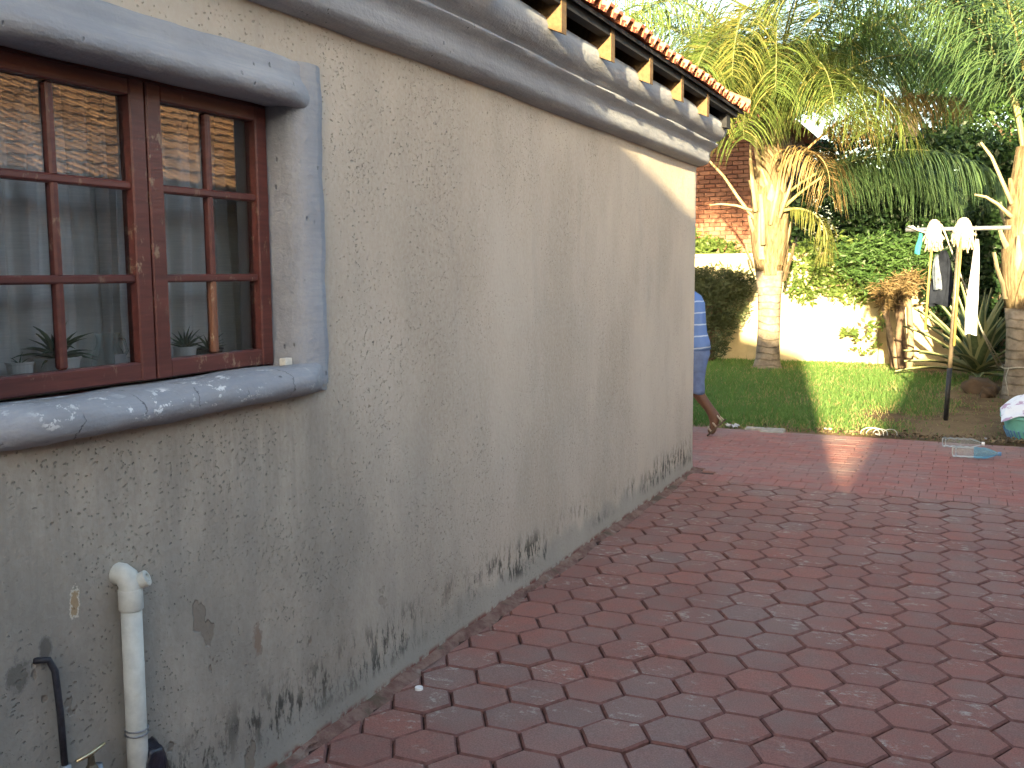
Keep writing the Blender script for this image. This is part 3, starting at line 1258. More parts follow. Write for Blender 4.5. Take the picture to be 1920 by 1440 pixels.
def roll(prof, y0, y1, name, taper, ny=60, wob=.0025):
    """sweep profile along Y; protrusion dies away towards the ends"""
    b = MB()
    n = len(prof)
    for j in range(ny+1):
        yy = y0+(y1-y0)*j/ny
        k = min(1, (y1-yy)/taper, (yy-y0)/taper)
        k = max(0, k)
        k = .06+.94*(k*k*(3-2*k))**.75
        for i, (x, z) in enumerate(prof):
            w = wob*(math.sin(yy*14+i)*.5+math.sin(yy*31+i*2.2)*.3+math.sin(yy*6)*.8)
            b.v.append(((x*k if x > 0 else x)+((w+random.gauss(0, .0011)) if x > 0 else 0), yy, z+w*.7+(random.gauss(0, .0011) if x > .02 else 0)))
    for j in range(ny):
        for i in range(n-1):
            a = j*n+i
            b.f.append((a, a+1, a+n+1, a+n))
            b.t.append(0)
    b.f.append(tuple(range(n))[::-1]); b.t.append(0)
    b.f.append(tuple(ny*n+i for i in range(n))); b.t.append(0)
    return autosmooth(b.build(name, 'trim', window, origin=(0, 0, 0)), 60)


lint = [(FX-.02, 2.012), (-.03, 2.006), (.012, 2.000), (.038, 2.003), (.057, 2.015), (.064, 2.035), (.058, 2.056), (.043, 2.071), (.031, 2.082), (.027, 2.098), (.026, 2.124), (.016, 2.138), (-.02, 2.142)]
roll(lint[::-1], WY0-.10, WY1+.138, 'lintel', .27)
sill = [(FX-.03, 1.214), (-.05, 1.219), (.0, 1.223), (.038, 1.221), (.066, 1.213), (.085, 1.197), (.092, 1.176), (.086, 1.154), (.066, 1.137), (.035, 1.128), (-.02, 1.124)]
roll(sill, WY0-.10, WY1+.136, 'sill', .22, 70, .0055)

# casements
sx0, sx1 = FX-.045, FX
ymid = 2.018
cas = [(WY0+.012, ymid-.003), (ymid+.003, WY1-.010)]
zb, zt_ = 1.222, 2.004
hb1, hb2 = 1.731, 1.491
for ci, (ya, yb) in enumerate(cas):
    st = .052
    mb = MB()
    mb.bbox((sx0, ya, zb), (sx1, ya+st, zt_), .004).bbox((sx0, yb-st, zb), (sx1, yb, zt_), .004)
    mb.bbox((sx0+.002, ya+st-.001, zt_-.045), (sx1-.002, yb-st+.001, zt_-.001), .004).bbox((sx0+.002, ya+st-.001, zb+.001), (sx1-.002, yb-st+.001, zb+.050), .004)
    cm = mb.build('casement', 'window_wood', window, origin=(FX, ya, zb))
    yc = (ya+yb)/2 + (.0 if ci else -.005)
    for hz in (hb1, hb2):
        b = MB().bbox((sx0+.006, ya+st-.004, hz-.011), (sx1-.008, yb-st+.004, hz+.011), .005)
        b.build('glazing_bar', 'window_wood', window, origin=(FX, yc, hz))
    zedges = [zb+.046, hb2, hb1, zt_-.042]
    for zi in range(3):
        b = MB().bbox((sx0+.008, yc-.011, zedges[zi]+.006), (sx1-.010, yc+.011, zedges[zi+1]-.006), .005)
        b.build('glazing_bar', 'worn_wood' if (ci == 1 and zi == 0) else 'window_wood', window, origin=(FX, yc, zedges[zi]))
        for (p0, p1) in ((ya+st-.006, yc), (yc, yb-st+.006)):
            # putty beads around each pane and a sheet of glass, each tilted by a hair
            a = random.gauss(0, .0012)
            a2 = random.gauss(0, .0012)
            ym, zm = (p0+p1)/2, (zedges[zi]+zedges[zi+1])/2
            g = MB()
            xg = FX-.026
            pts = [(xg+(yy-ym)*a*1.0+(zz-zm)*a2, yy, zz) for yy, zz in ((p0, zedges[zi]), (p1, zedges[zi]), (p1, zedges[zi+1]), (p0, zedges[zi+1]))]
            g.add(pts, [(0, 1, 2, 3)])
            g.build('pane', 'glass', window, origin=(xg, ym, zm))
mb = MB().box((-.34, WY0-.06, 1.205), (FX-.064, WY1+.06, 1.236))
mb.build('inner_sill', 'room_wall', window, origin=(-.2, 2, 1.2))

# curtains behind the sill
def curtain(name, y0, y1, x0, label, seed, amp=.018, folds=8, twoside=False):
    r = random.Random(seed)
    ph = [r.uniform(0, 6.28) for _ in range(6)]
    b = MB()
    ny, nzz = 90, 14
    for j in range(nzz+1):
        z = 1.0+1.14*j/nzz
        for i in range(ny+1):
            u = i/ny
            y = y0+(y1-y0)*u
            x = x0+amp*math.sin(u*folds*6.28+ph[0]+.4*math.sin(z*2+ph[1]))+amp*.5*math.sin(u*folds*2.3*6.28+ph[2])+.006*math.sin(z*5+u*9)
            b.v.append((x, y+.01*math.sin(z*3+u*20), z))
    for j in range(nzz):
        for i in range(ny):
            a = j*(ny+1)+i
            b.f.append((a, a+1, a+ny+2, a+ny+1))
            b.t.append(0)
    o = b.build(name, 'curtain', None, origin=(x0, (y0+y1)/2, 1.0), smooth=True)
    return tag(o, label, 'curtain', 'curtains behind the window')


curtain('curtain', 1.30, 2.06, -.272, 'sheer pale curtain behind the left pair of window panes', 1)
curtain('curtain', 2.02, 2.50, -.280, 'sheer pale curtain hanging behind the right casement', 2, .016, 5)
curtain('curtain', 2.48, 2.66, -.30, 'gathered grey curtain edge at the right side of the window', 5, .03, 3)


def aloe(name, c, z, r_pot, h_pot, leaf, nleaf, pot, label, seed, droop=.4):
    r = random.Random(seed)
    e = empty(name, (c[0], c[1], z), label, 'potted plant', 'plants on the inner window sill')
    MB().lathe([(r_pot*.78, 0), (r_pot*.95, h_pot*.9), (r_pot*1.02, h_pot*.92), (r_pot*1.02, h_pot), (r_pot*.92, h_pot), (r_pot*.9, h_pot*.86)], (c[0], c[1], z), 20, cap=False).build('pot', pot, e, smooth=False)
    MB().lathe([(0.001, h_pot*.86), (r_pot*.9, h_pot*.86)], (c[0], c[1], z), 16).build('soil', 'potting_soil', e)
    for k in range(nleaf):
        az = k*2.4+r.uniform(-.2, .2)
        el = R(78-62*(k/nleaf)**.8+r.uniform(-8, 8))
        L = leaf*r.uniform(.8, 1.15)
        p = Vector((c[0], c[1], z+h_pot*.88))
        pts = []
        for s in range(6):
            pts.append(p.copy())
            p = p+Vector((math.cos(az)*math.cos(el), math.sin(az)*math.cos(el), math.sin(el)))*L/5
            el -= droop*r.uniform(.1, .4)
        b = MB().tube(pts, [leaf*.075, leaf*.085, leaf*.075, leaf*.055, leaf*.03, .0006], 6, True, .5)
        b.t = [r.random()]*len(b.f)
        b.build('leaf', 'succulent', e, smooth=True, tone=True)


SZ = 1.236
aloe('potted_plant', (-.180, 1.665), SZ, .032, .060, .03, 6, 'pot_white', 'small white pot at the left edge of the window sill', 11)
aloe('potted_plant', (-.192, 1.785), SZ, .056, .062, .105, 26, 'pot_white', 'large spiky aloe in a wide white pot on the inner sill', 12, .8)
aloe('potted_plant', (-.170, 2.050), SZ, .022, .030, .045, 16, 'pot_dark', 'small dark succulent behind the jug on the inner sill', 13)
aloe('potted_plant', (-.185, 2.225), SZ, .034, .058, .072, 20, 'pot_white', 'upright spiky plant in a small white pot behind right casement', 14)
aloe('potted_plant', (-.185, 2.325), SZ, .042, .045, .062, 20, 'pot_dark', 'dark leafy plant in a black pot beside the worn glazing bar', 15)
e = empty('glass_jug', (-.19, 1.945, SZ), 'clear glass jug standing between the potted plants', 'jug')
MB().lathe([(.034, 0), (.040, .004), (.044, .03), (.040, .055), (.028, .082), (.027, .098), (.033, .112)], (-.19, 1.945, SZ), 24, cap=False).build('body', 'clear_plastic', e, smooth=True)
MB().tube([(-.19, 1.972, SZ+.095), (-.19, 2.002, SZ+.092), (-.19, 2.012, SZ+.06), (-.19, 1.988, SZ+.035)], .004, 8).build('handle', 'clear_plastic', e, smooth=True)
MB().lathe([(.030, .003), (.034, .012), (.028, .018), (.001, .020)], (-.19, 1.945, SZ), 14).build('contents', 'white_cotton', e, smooth=True)
b = MB()
b.add([(-.144, 1.925, SZ+.026), (-.142, 1.962, SZ+.026), (-.144, 1.962, SZ+.058), (-.146, 1.925, SZ+.058)], [(0, 1, 2, 3)])
b.build('paper_label', 'white_cloth', e)
o = MB().bbox((-.045, 2.475, 1.2195), (-.020, 2.512, 1.243), .003)
sb = o.build('soap_block', 'soap', None, origin=(-.03, 2.49, 1.2195))
tag(sb, 'small off white block lying at the right end of the sill', 'block')

# ------------------------------------------------------------------ pipes and tap at the foot of the wall
e = empty('drain_pipe', (.055, 1.73, 0), 'white plastic drain pipe with capped elbow on the wall below the window', 'pipe')
px0 = .038
MB().tube([(px0, 1.758, -.02), (px0, 1.760, .35), (px0, 1.763, .70)], .0255, 20).build('pipe', 'pvc', e, smooth=True)
autosmooth(MB().lathe([(.0285, -.052), (.0295, -.050), (.0295, -.002), (.0285, .0)], (px0, 1.763, .735), 20).build('socket', 'pvc', e), 40)
autosmooth(MB().tube([(px0, 1.763, .728), (px0, 1.763, .746), (px0-.010, 1.763, .762), (px0-.024, 1.763, .768), (-.02, 1.763, .768)], [.0275, .0275, .028, .028, .028], 18).build('elbow', 'pvc', e), 60)
autosmooth(MB().lathe([(.016, -.014), (.0165, .008), (.0205, .0085), (.0205, .026), (.018, .028), (.0105, .028), (.0095, .022), (.001, .021)], (px0+.010, 1.777, .748), 18, axis=(.72, .42, .38)).build('cleaning_cap', 'pvc', e), 40)
for dz in (0, .012):
    MB().tube([(px0+.0275*math.cos(R(a)), 1.7605+.0275*math.sin(R(a)), .365+dz) for a in range(0, 361, 20)], .0022, 6).build('wire_strap', 'galvanised', e, smooth=True)
e = empty('old_pipe', (.02, 1.545, 0), 'thin black water pipe running down the wall left of the drain pipe', 'pipe')
MB().tube([(.018, 1.566, -.02), (.018, 1.563, .33), (.018, 1.562, .37)], .0125, 12).build('coupling', 'galvanised', e, smooth=True)
MB().tube([(.016, 1.562, .36), (.016, 1.558, .50), (.014, 1.552, .60), (.010, 1.540, .630), (-.01, 1.515, .634)], .0080, 10).build('pipe', 'black_pipe', e, smooth=True)
e = empty('tap', (.06, 1.60, .2), 'old brass garden tap with a worn bar handle at the wall foot', 'tap')
MB().tube([(-.01, 1.605, .315), (.05, 1.605, .315), (.085, 1.603, .305), (.10, 1.602, .27)], [.012, .014, .014, .012], 12).build('spout', 'dark_brass', e, smooth=True)
MB().lathe([(.016, 0), (.018, .02), (.014, .032), (.009, .040), (.007, .062)], (.055, 1.603, .32), 14).build('bonnet', 'dark_brass', e, smooth=False)
MB().tube([(.050, 1.565, .383), (.055, 1.600, .386), (.060, 1.640, .396)], [.0042, .0048, .0042], 8).build('handle', 'brass', e, smooth=True)
MB().tube([(.03, 1.66, -.02), (.03, 1.655, .2), (.028, 1.645, .335)], .011, 10).build('riser', 'galvanised', e, smooth=True)
mb = MB()
bm = bmesh.new()
bmesh.ops.create_icosphere(bm, subdivisions=3, radius=1)
for v in bm.verts:
    p = v.co
    k = 1+.16*math.sin(p.x*5+p.z*4)+.12*math.sin(p.y*7-p.z*3)
    s = [abs(c)**.55*math.copysign(1, c) for c in p]
    v.co = Vector((s[0]*.030*k+.045, s[1]*.034*k+1.792, s[2]*.055*k+.268))
bm.verts.index_update()
mb.add([v.co[:] for v in bm.verts], [[v.index for v in f.verts] for f in bm.faces])
bm.free()
o = mb.build('plastic_wrap', 'black_plastic', None, origin=(.045, 1.79, .21), smooth=True)
tag(o, 'crumpled black plastic wrapped round a pipe stub beside the drain pipe', 'plastic wrap')
o = MB().lathe([(.0148, 0), (.0152, .002), (.0152, .010), (.0140, .0115), (.001, .0115)], (.124, 3.0, .0), 20).build('bottle_cap', 'white_plastic', None, origin=(.124, 3.0, 0))
autosmooth(o, 40)
tag(o, 'white plastic bottle cap lying on the pavers beside the wall', 'bottle cap')

# ------------------------------------------------------------------ neighbouring houses (right, and behind the camera)
nb = empty('neighbour_house', (4.0, 0, 0), 'neighbouring tiled house across the yard, mirrored in the window panes', 'house')
NX0, EX, EZ, NP = 4.0, 3.60, 2.19, .42
mb = MB()
mb.box((NX0, -13.5, -.05), (11, 14.0, EZ+.05))
mb.build('wall', 'neighbour_wall', nb)
MB().bbox((NX0-.03, -13.5, 1.03), (NX0-.002, 14.0, 1.07), .004).build('dado_rail', 'cream_wall', nb)
zn = lambda x: EZ+(x-EX)*NP
mb = MB()
mb.add([(EX+.03, -14, zn(EX+.03)-.03), (EX+.03, 14.5, zn(EX+.03)-.03), (7.5, 14.5, zn(7.5)-.03), (7.5, -14, zn(7.5)-.03), (11.4, 14.5, EZ), (11.4, -14, EZ)],
       [(3, 2, 1, 0), (3, 5, 4, 2), (0, 5, 3), (1, 2, 4)])
nroof = mb.build('roof', 'tile_old', nb)
MB().box((EX+.02, -14, EZ-.10), (EX+.05, 14.5, EZ-.005)).build('fascia', 'dark_wood', nb)
fw, fl = .30, .34


def ntile():
    b = MB()
    pr_ = [(0, .0), (.02, .026), (.06, .030), (.09, .010), (.15, .004), (.17, .026), (.21, .030), (.24, .010), (.30, .004)]
    n = len(pr_)
    for s, dz in ((0, .016), (.40, .0)):
        for w, h in pr_:
            b.v.append((s, w, h+dz))
        for w, h in pr_:
            b.v.append((s, w, h+dz-.014))
    for i in range(n-1):
        b.f += [(i, 2*n+i, 2*n+i+1, i+1), (n+i, i, i+1, n+i+1), (n+i+1, 3*n+i+1, 3*n+i, n+i)]
        b.t += [0, 0, 0]
    b.f += [(0, n, 3*n, 2*n), (n-1, 3*n-1, 4*n-1, 2*n-1)]
    b.t += [0, 0]
    return b


nt = ntile()
ntm = nt.mesh('tile')
ntm.materials.append(M['tile_old'])
ntv = np.array(nt.v)
sl = math.atan(NP)
count = 0
mb = MB()
for ci in range(11):
    d = ci*fl
    xx, zz = EX+d*math.cos(sl), EZ+d*math.sin(sl)
    y = -13.9+(.15 if ci % 2 else 0)
    while y < 14.2:
        if 3.6 < y < 9.1 and ci < 9 and count < 300:
            link('tile', ntm, 'tile_old', nroof, (xx, y, zz), (random.gauss(0, .01), -sl+random.gauss(0, .006), random.gauss(0, .006)))
            count += 1
        else:
            q = np.stack([ntv[:, 0]*math.cos(sl)-ntv[:, 2]*math.sin(sl)+xx, ntv[:, 1]+y, ntv[:, 0]*math.sin(sl)+ntv[:, 2]*math.cos(sl)+zz], 1)
            mb.add(q.tolist(), nt.f)
        y += fw
mb.build('tile_field', 'tile_old', nroof, kind='stuff')

rh = empty('rear_house', (0, -5, 0), 'plastered house behind the viewer whose gable shades the yard', 'house')
mb = MB()
gx = [(-6.0, 0), (3.2, 0), (3.2, 3.50), (-1.6, 4.86), (-6.0, 3.62)]
mb.add([(a, -5.0, b-.03 if b == 0 else b) for a, b in gx]+[(a, -11.0, b-.03 if b == 0 else b) for a, b in gx],
       [(0, 1, 2, 3, 4), (9, 8, 7, 6, 5), (1, 6, 7, 2), (0, 4, 9, 5)])
mb.build('wall', 'neighbour_wall', rh, origin=(0, -5, 0))
mb = MB()
mb.add([(3.205, -4.99, 3.505), (-1.6, -4.99, 4.865), (-6.1, -4.99, 3.60), (3.205, -11.1, 3.505), (-1.6, -11.1, 4.865), (-6.1, -11.1, 3.60),
        (3.205, -4.99, 3.425), (-1.6, -4.99, 4.78), (-6.1, -4.99, 3.52), (3.205, -11.1, 3.425), (-1.6, -11.1, 4.78), (-6.1, -11.1, 3.52)],
       [(0, 3, 4, 1), (1, 4, 5, 2), (0, 1, 7, 6), (1, 2, 8, 7), (0, 6, 9, 3), (2, 5, 11, 8), (3, 9, 10, 4), (4, 10, 11, 5)])
mb.build('roof', 'tile_old', rh, origin=(0, -5, 0))

# ------------------------------------------------------------------ garden wall, brick house
e = empty('garden_wall', (-2, 17.1, 0), 'cream painted garden wall closing the back of the lawn', 'wall')
mb = MB()
mb.bbox((-7.5, 17.0, -.06), (.53, 17.22, 1.74), .01)
mb.build('panel', 'cream_wall', e)
mb = MB()
mb.bbox((.532, 17.16, -.06), (7.5, 17.38, 1.70), .01)
mb.build('panel', 'yellow_wall', e)
MB().bbox((-7.5, 16.97, 1.742), (.55, 17.25, 1.80), .012).build('coping', 'cream_wall', e)

bh = empty('brick_house', (-5, 20.2, 0), 'dark red face brick house behind the garden wall', 'house')
mb = MB()
mb.box((-9.0, 20.03, -.06), (-1.55, 24.0, 4.30))
bw = mb.build('wall', 'mortar', bh)
bm_ = MB().bbox((-.106, -.028, -.0365), (.106, .028, .0365), .004).mesh('brick')
bm_.materials.append(M['brick'])
bv = MB().bbox((-.106, -.028, -.0365), (.106, .028, .0365), .004)
bvn = np.array(bv.v)
rest = MB()
cnt = 0
for rw in range(0, 50):
    z = .05+rw*.085
    for k in range(0, 34):
        x = -8.85+k*.222+(.111 if rw % 2 else 0)
        if x > -1.66:
            continue
        vis = x > -3.62 and 1.75 < z < 4.1
        if vis and cnt < 300:
            link('brick', bm_, 'brick', bw, (x, 20.012+random.gauss(0, .002), z), (0, 0, random.gauss(0, .006)))
            cnt += 1
        elif x > -5.2:
            rest.add((bvn+np.array([x, 20.012, z])).tolist(), bv.f)
rest.build('brick_field', 'brick', bw, kind='stuff')
mb = MB()
mb.add([(-9.4, 19.7, 4.28), (-1.2, 19.7, 4.28), (-2.8, 22.2, 5.4), (-9.4, 22.2, 5.4), (-1.2, 24.4, 4.28), (-9.4, 24.4, 4.28)],
       [(0, 1, 2, 3), (1, 4, 2), (4, 5, 3, 2), (0, 5, 4, 1)])
mb.build('roof', 'tile', bh)

# ------------------------------------------------------------------ vegetation
def leaf_cloud(name, centres, n, size, mat, parent, origin, seed, aspect=.5, up=.35, shell=.55, kind=None, droop=0.0):
    """n leaves spread in clumps through a set of ellipsoids (c, r)"""
    g = np.random.default_rng(seed)
    vol = np.array([r[0]*r[1]*r[2] for c, r in centres])**.8
    idx = g.choice(len(centres), n, p=vol/vol.sum())
    cc = np.array([c for c, r in centres])[idx]
    rr = np.array([r for c, r in centres])[idx]
    nclump = max(8, n//35)
    d = g.normal(size=(nclump, 3))
    d /= np.linalg.norm(d, axis=1)[:, None]
    cl = d*(shell+(1-shell)*g.random(nclump)[:, None])**(1/1.5)
    ci = g.integers(0, nclump, n)
    p = cc + rr*(cl[ci] + g.normal(0, .11, (n, 3)))
    az = g.uniform(0, 2*np.pi, n)
    el = g.normal(up, .5, n)-droop
    dr = np.stack([np.cos(az)*np.cos(el), np.sin(az)*np.cos(el), np.sin(el)], 1)
    s = size*(.6+.8*g.random(n))[:, None]
    sd = np.cross(dr, g.normal(size=(n, 3)))
    sd /= np.linalg.norm(sd, axis=1)[:, None]
    V = np.stack([p, p+dr*s*.5+sd*s*aspect*.5, p+dr*s, p+dr*s*.5-sd*s*aspect*.5], 1).reshape(-1, 3)-np.array(origin)
    F = np.arange(n*4).reshape(n, 4)
    tone = np.clip(.55*g.random(nclump)[ci]+.4*g.random(n), 0, .999)
    o = link(name, np_mesh(name, V, F, tone), mat, parent, origin)
    if kind:
        o['kind'] = kind
    return o


def branch_path(a, b, r, bend=.15, n=6):
    a, b = Vector(a), Vector(b)
    L = (b-a).length
    off = Vector((r.uniform(-1, 1), r.uniform(-1, 1), r.uniform(-.3, .6)))*bend*L
    return [a.lerp(b, t)+off*math.sin(t*math.pi)*1.0 for t in [i/(n-1) for i in range(n)]]


def tree(name, base, top, blobs, n, size, mat, label, seed, trunk=.10, bark='bark', group=None, cat='tree', aspect=.5, crown='crown', droop=0.0):
    r = random.Random(seed)
    e = empty(name, base, label, cat, group)
    mb = MB()
    mb.tube(branch_path(base, top, r, .06, 8), [trunk*(1-.06*i) for i in range(8)], 10)
    for c, rad in blobs[:7]:
        st = Vector(base).lerp(Vector(top), r.uniform(.55, .98))
        mb.tube(branch_path(st, c, r, .12), [trunk*.5, trunk*.42, trunk*.34, trunk*.26, trunk*.18, trunk*.08], 7)
    mb.build('trunk', bark, e, smooth=True)
    leaf_cloud(crown, blobs, n, size, mat, e, base, seed, aspect, droop=droop)
    return e


def frond_mb(base, az, el0, L, curve, leaflet=.55, n=85, seed=0, droop=1.0, petiole=.16, tone0=None, plume=.45, roll_=0.0, rach=.016):
    """a feather palm leaf: arching midrib with hanging leaflets"""
    g = random.Random(seed)
    p = Vector(base)
    az_v = Vector((math.cos(az), math.sin(az), 0))
    side0 = Vector((-math.sin(az), math.cos(az), 0))
    m = 24
    pts, dirs = [], []
    for i in range(m+1):
        s = i/m
        el = el0-curve*s**1.25
        d = az_v*math.cos(el)+Vector((0, 0, math.sin(el)))
        pts.append(p.copy())
        dirs.append(d)
        p = p+d*(L/m)+side0*(roll_*L/m*s)
    rib = MB().tube(pts, [rach*(1.9-1.75*(i/m)**.6) for i in range(m+1)], 6, True)
    lv = MB()
    for k in range(n):
        s = petiole+(1-petiole)*(k+.5+g.uniform(-.3, .3))/n
        i = min(m-1, int(s*m))
        f = s*m-i
        q = pts[i].lerp(pts[i+1], f)
        d = dirs[i]
        nrm = side0.cross(d).normalized()
        ln = leaflet*(.55+.75*math.sin(min(1, s*1.15)*math.pi*.86)**.8)*g.uniform(.85, 1.12)*(1 if s < .93 else .7)
        for sg in (-1, 1):
            if g.random() < .05:
                continue
            lift = g.uniform(-plume, plume*1.1)
            dr = (side0*sg*1.0+d*.55-nrm*(-lift)).normalized()
            w = .0090*g.uniform(.8, 1.25)
            q0 = q.copy()
            vs = []
            segs = 4
            for t in range(segs+1):
                tt = t/segs
                ww = w*(1.0-.75*tt**2) if t < segs else .0015
                sd = dr.cross(Vector((0, 0, 1)))
                if sd.length < .05:
                    sd = d.copy()
                sd.normalize()
                sd = (sd*.75+d*.55).normalized()
                vs += [q0-sd*ww, q0+sd*ww]
                q0 = q0+dr*(ln/segs)
                dr = (dr+Vector((0, 0, -1))*droop*(.30+.35*tt)*g.uniform(.8, 1.2)).normalized()
            lv.add(vs, [(2*t, 2*t+1, 2*t+3, 2*t+2) for t in range(segs)], tone=(g.random() if tone0 is None else tone0*g.random()))
    return rib, lv


def add_frond(parent, *a, mat='frond_green', rib='frond_rib', dead=False, label=None, **k):
    rb, lv = frond_mb(*a, **k)
    o = lv.build('frond', mat, parent, tone=True)
    if label:
        o['label'] = label
    rb.build('midrib', rib, o, origin=WO[parent.name], smooth=True)
    return o


simple('frond_rib', (.20, .20, .085), .55, .1, 20, .1)
simple('dead_rib', (.22, .15, .07), .8, .15, 20, .2)

# --- palm beside the far wall
P1 = Vector((-.98, 15.7, 0))
palm1 = empty('palm_tree', P1, 'feather palm with flared sunlit leaf bases standing on the lawn', 'palm tree', 'palm trees in the garden')
path, rad = [], []
for z, r_ in ((-.05, .26), (.04, .215), (.15, .185), (.4, .175), (.8, .170), (1.2, .18), (1.5, .21), (1.75, .27), (2.0, .30), (2.3, .31), (2.7, .27), (3.1, .22), (3.4, .17)):
    path.append(P1+Vector((.015*math.sin(z*2), 0, z)))
    rad.append(r_)
MB().tube(path[:7], rad[:7], 20).build('trunk', 'palm_trunk', palm1, smooth=True)
MB().tube(path[6:], [r_*.92 for r_ in rad[6:]], 18).build('fibre_sleeve', 'palm_fibre', palm1, smooth=True)


def boots(parent, c, z0, z1, r0, n, seed, hlo, hhi):
    g = random.Random(seed)
    for k in range(n):
        u = k/n
        az = k*2.399+g.uniform(-.15, .15)
        z = z0+(z1-z0)*u
        rr = r0*(1-.25*u)
        o = Vector((math.cos(az), math.sin(az), 0))
        t = Vector((-math.sin(az), math.cos(az), 0))
        H = g.uniform(hlo, hhi)
        w = g.uniform(.06, .10)
        out = g.uniform(.03, .12)
        b = MB()
        vs = []
        for s, ww, oo in ((0, w*1.1, .0), (.3, w, .03), (.65, w*.6, .05+out*.5), (1, w*.16, .04+out)):
            q = Vector(c)+Vector((0, 0, z+H*s))+o*(rr+oo)
            vs += [q-t*ww-o*.01, q+o*.028, q+t*ww-o*.01]
        b.add(vs, [(3*i+j, 3*i+j+1, 3*i+j+4, 3*i+j+3) for i in range(3) for j in range(2)])
        b.build('leaf_base', 'cut_frond' if g.random() < .6 else 'palm_fibre', parent, smooth=True)


boots(palm1, P1, 1.35, 2.95, .24, 34, 3, .35, .75)
# cut petiole stumps that stick out to the left, and tall upright ones
for pts, r_ in (([(-1.20, 15.55, 2.30), (-1.42, 15.5, 2.60), (-1.66, 15.5, 2.95), (-1.93, 15.5, 3.24)], [.055, .045, .04, .034]),
                ([(-1.22, 15.5, 2.42), (-1.45, 15.45, 2.50), (-1.68, 15.45, 2.53), (-1.86, 15.45, 2.52)], [.05, .034, .03, .024]),
                ([(-1.15, 15.45, 2.4), (-1.20, 15.42, 2.8), (-1.24, 15.42, 3.15), (-1.25, 15.42, 3.42)], [.07, .06, .05, .025]),
                ([(-.92, 15.42, 2.2), (-.84, 15.38, 2.6), (-.78, 15.38, 2.95), (-.76, 15.4, 3.2)], [.07, .06, .045, .02]),
                ([(-.80, 15.45, 2.3), (-.66, 15.4, 2.7), (-.58, 15.4, 3.0)], [.06, .05, .02]),
                ([(-1.02, 15.4, 1.9), (-1.03, 15.36, 2.3), (-1.05, 15.36, 2.65)], [.08, .07, .02])):
    MB().tube(pts, r_, 8, True, .55).build('leaf_stump', 'cut_frond', palm1, smooth=True)
# crown: (azimuth deg, elevation, length, curve, seed, material)
c1 = P1+Vector((0, 0, 3.42))
spec1 = [
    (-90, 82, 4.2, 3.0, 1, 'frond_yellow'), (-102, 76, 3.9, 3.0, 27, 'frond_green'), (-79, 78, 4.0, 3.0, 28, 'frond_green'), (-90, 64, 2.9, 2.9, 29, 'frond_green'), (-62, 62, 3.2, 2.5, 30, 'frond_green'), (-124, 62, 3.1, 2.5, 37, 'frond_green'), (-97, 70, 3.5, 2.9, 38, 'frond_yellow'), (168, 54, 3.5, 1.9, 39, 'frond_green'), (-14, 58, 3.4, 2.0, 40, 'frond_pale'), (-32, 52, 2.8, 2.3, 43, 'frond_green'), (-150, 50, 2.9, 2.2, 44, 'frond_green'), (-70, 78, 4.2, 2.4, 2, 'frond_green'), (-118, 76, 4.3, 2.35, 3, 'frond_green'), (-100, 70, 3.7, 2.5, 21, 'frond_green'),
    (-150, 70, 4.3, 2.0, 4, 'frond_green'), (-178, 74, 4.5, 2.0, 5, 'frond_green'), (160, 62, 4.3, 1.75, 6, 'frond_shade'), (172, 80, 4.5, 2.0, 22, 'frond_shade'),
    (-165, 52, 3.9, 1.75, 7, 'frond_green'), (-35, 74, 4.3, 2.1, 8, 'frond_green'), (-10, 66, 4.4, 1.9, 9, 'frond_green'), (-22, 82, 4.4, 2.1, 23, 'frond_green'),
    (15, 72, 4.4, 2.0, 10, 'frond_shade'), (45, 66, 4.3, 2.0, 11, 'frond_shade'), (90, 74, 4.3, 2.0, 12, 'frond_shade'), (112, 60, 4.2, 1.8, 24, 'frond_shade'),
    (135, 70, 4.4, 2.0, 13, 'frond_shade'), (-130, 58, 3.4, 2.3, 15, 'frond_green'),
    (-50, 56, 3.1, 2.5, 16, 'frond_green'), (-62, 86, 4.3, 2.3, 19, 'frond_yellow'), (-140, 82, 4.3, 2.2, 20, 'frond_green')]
for az, el, L, cv, sd, mt in spec1:
    add_frond(palm1, c1+Vector((math.cos(R(az))*.10, math.sin(R(az))*.10, .0)), R(az), R(el), L, cv, seed=sd, mat=mt, leaflet=.80, n=135, droop=1.35, plume=.7)
# low frond reaching right with hanging leaflets, a dead one above it, and a yellow hanging one
add_frond(palm1, (-.74, 15.50, 2.46), R(-3), R(42), 3.25, 1.55, seed=31, mat='frond_pale', leaflet=.98, n=170, droop=1.7, petiole=.2, plume=.25)
add_frond(palm1, (-.70, 15.45, 2.98), R(1), R(50), 2.7, 1.25, seed=32, mat='frond_dead', rib='dead_rib', leaflet=.62, n=170, droop=1.6, petiole=.25, label='dead straw coloured frond')
add_frond(palm1, (-.75, 15.45, 2.40), R(-20), R(10), 1.25, 2.4, seed=33, mat='frond_yellow', leaflet=.35, n=70, droop=1.7, petiole=.1, label='yellowing frond hanging beside the trunk')
add_frond(palm1, (-.80, 15.6, 2.6), R(22), R(40), 2.9, 1.7, seed=34, mat='frond_pale', leaflet=.9, n=140, droop=1.6, petiole=.2)
add_frond(palm1, (-.85, 15.5, 3.0), R(-40), R(40), 1.6, 2.6, seed=35, mat='frond_dead', rib='dead_rib', leaflet=.6, n=70, droop=1.7, petiole=.15, label='dry brown frond hanging under the crown')

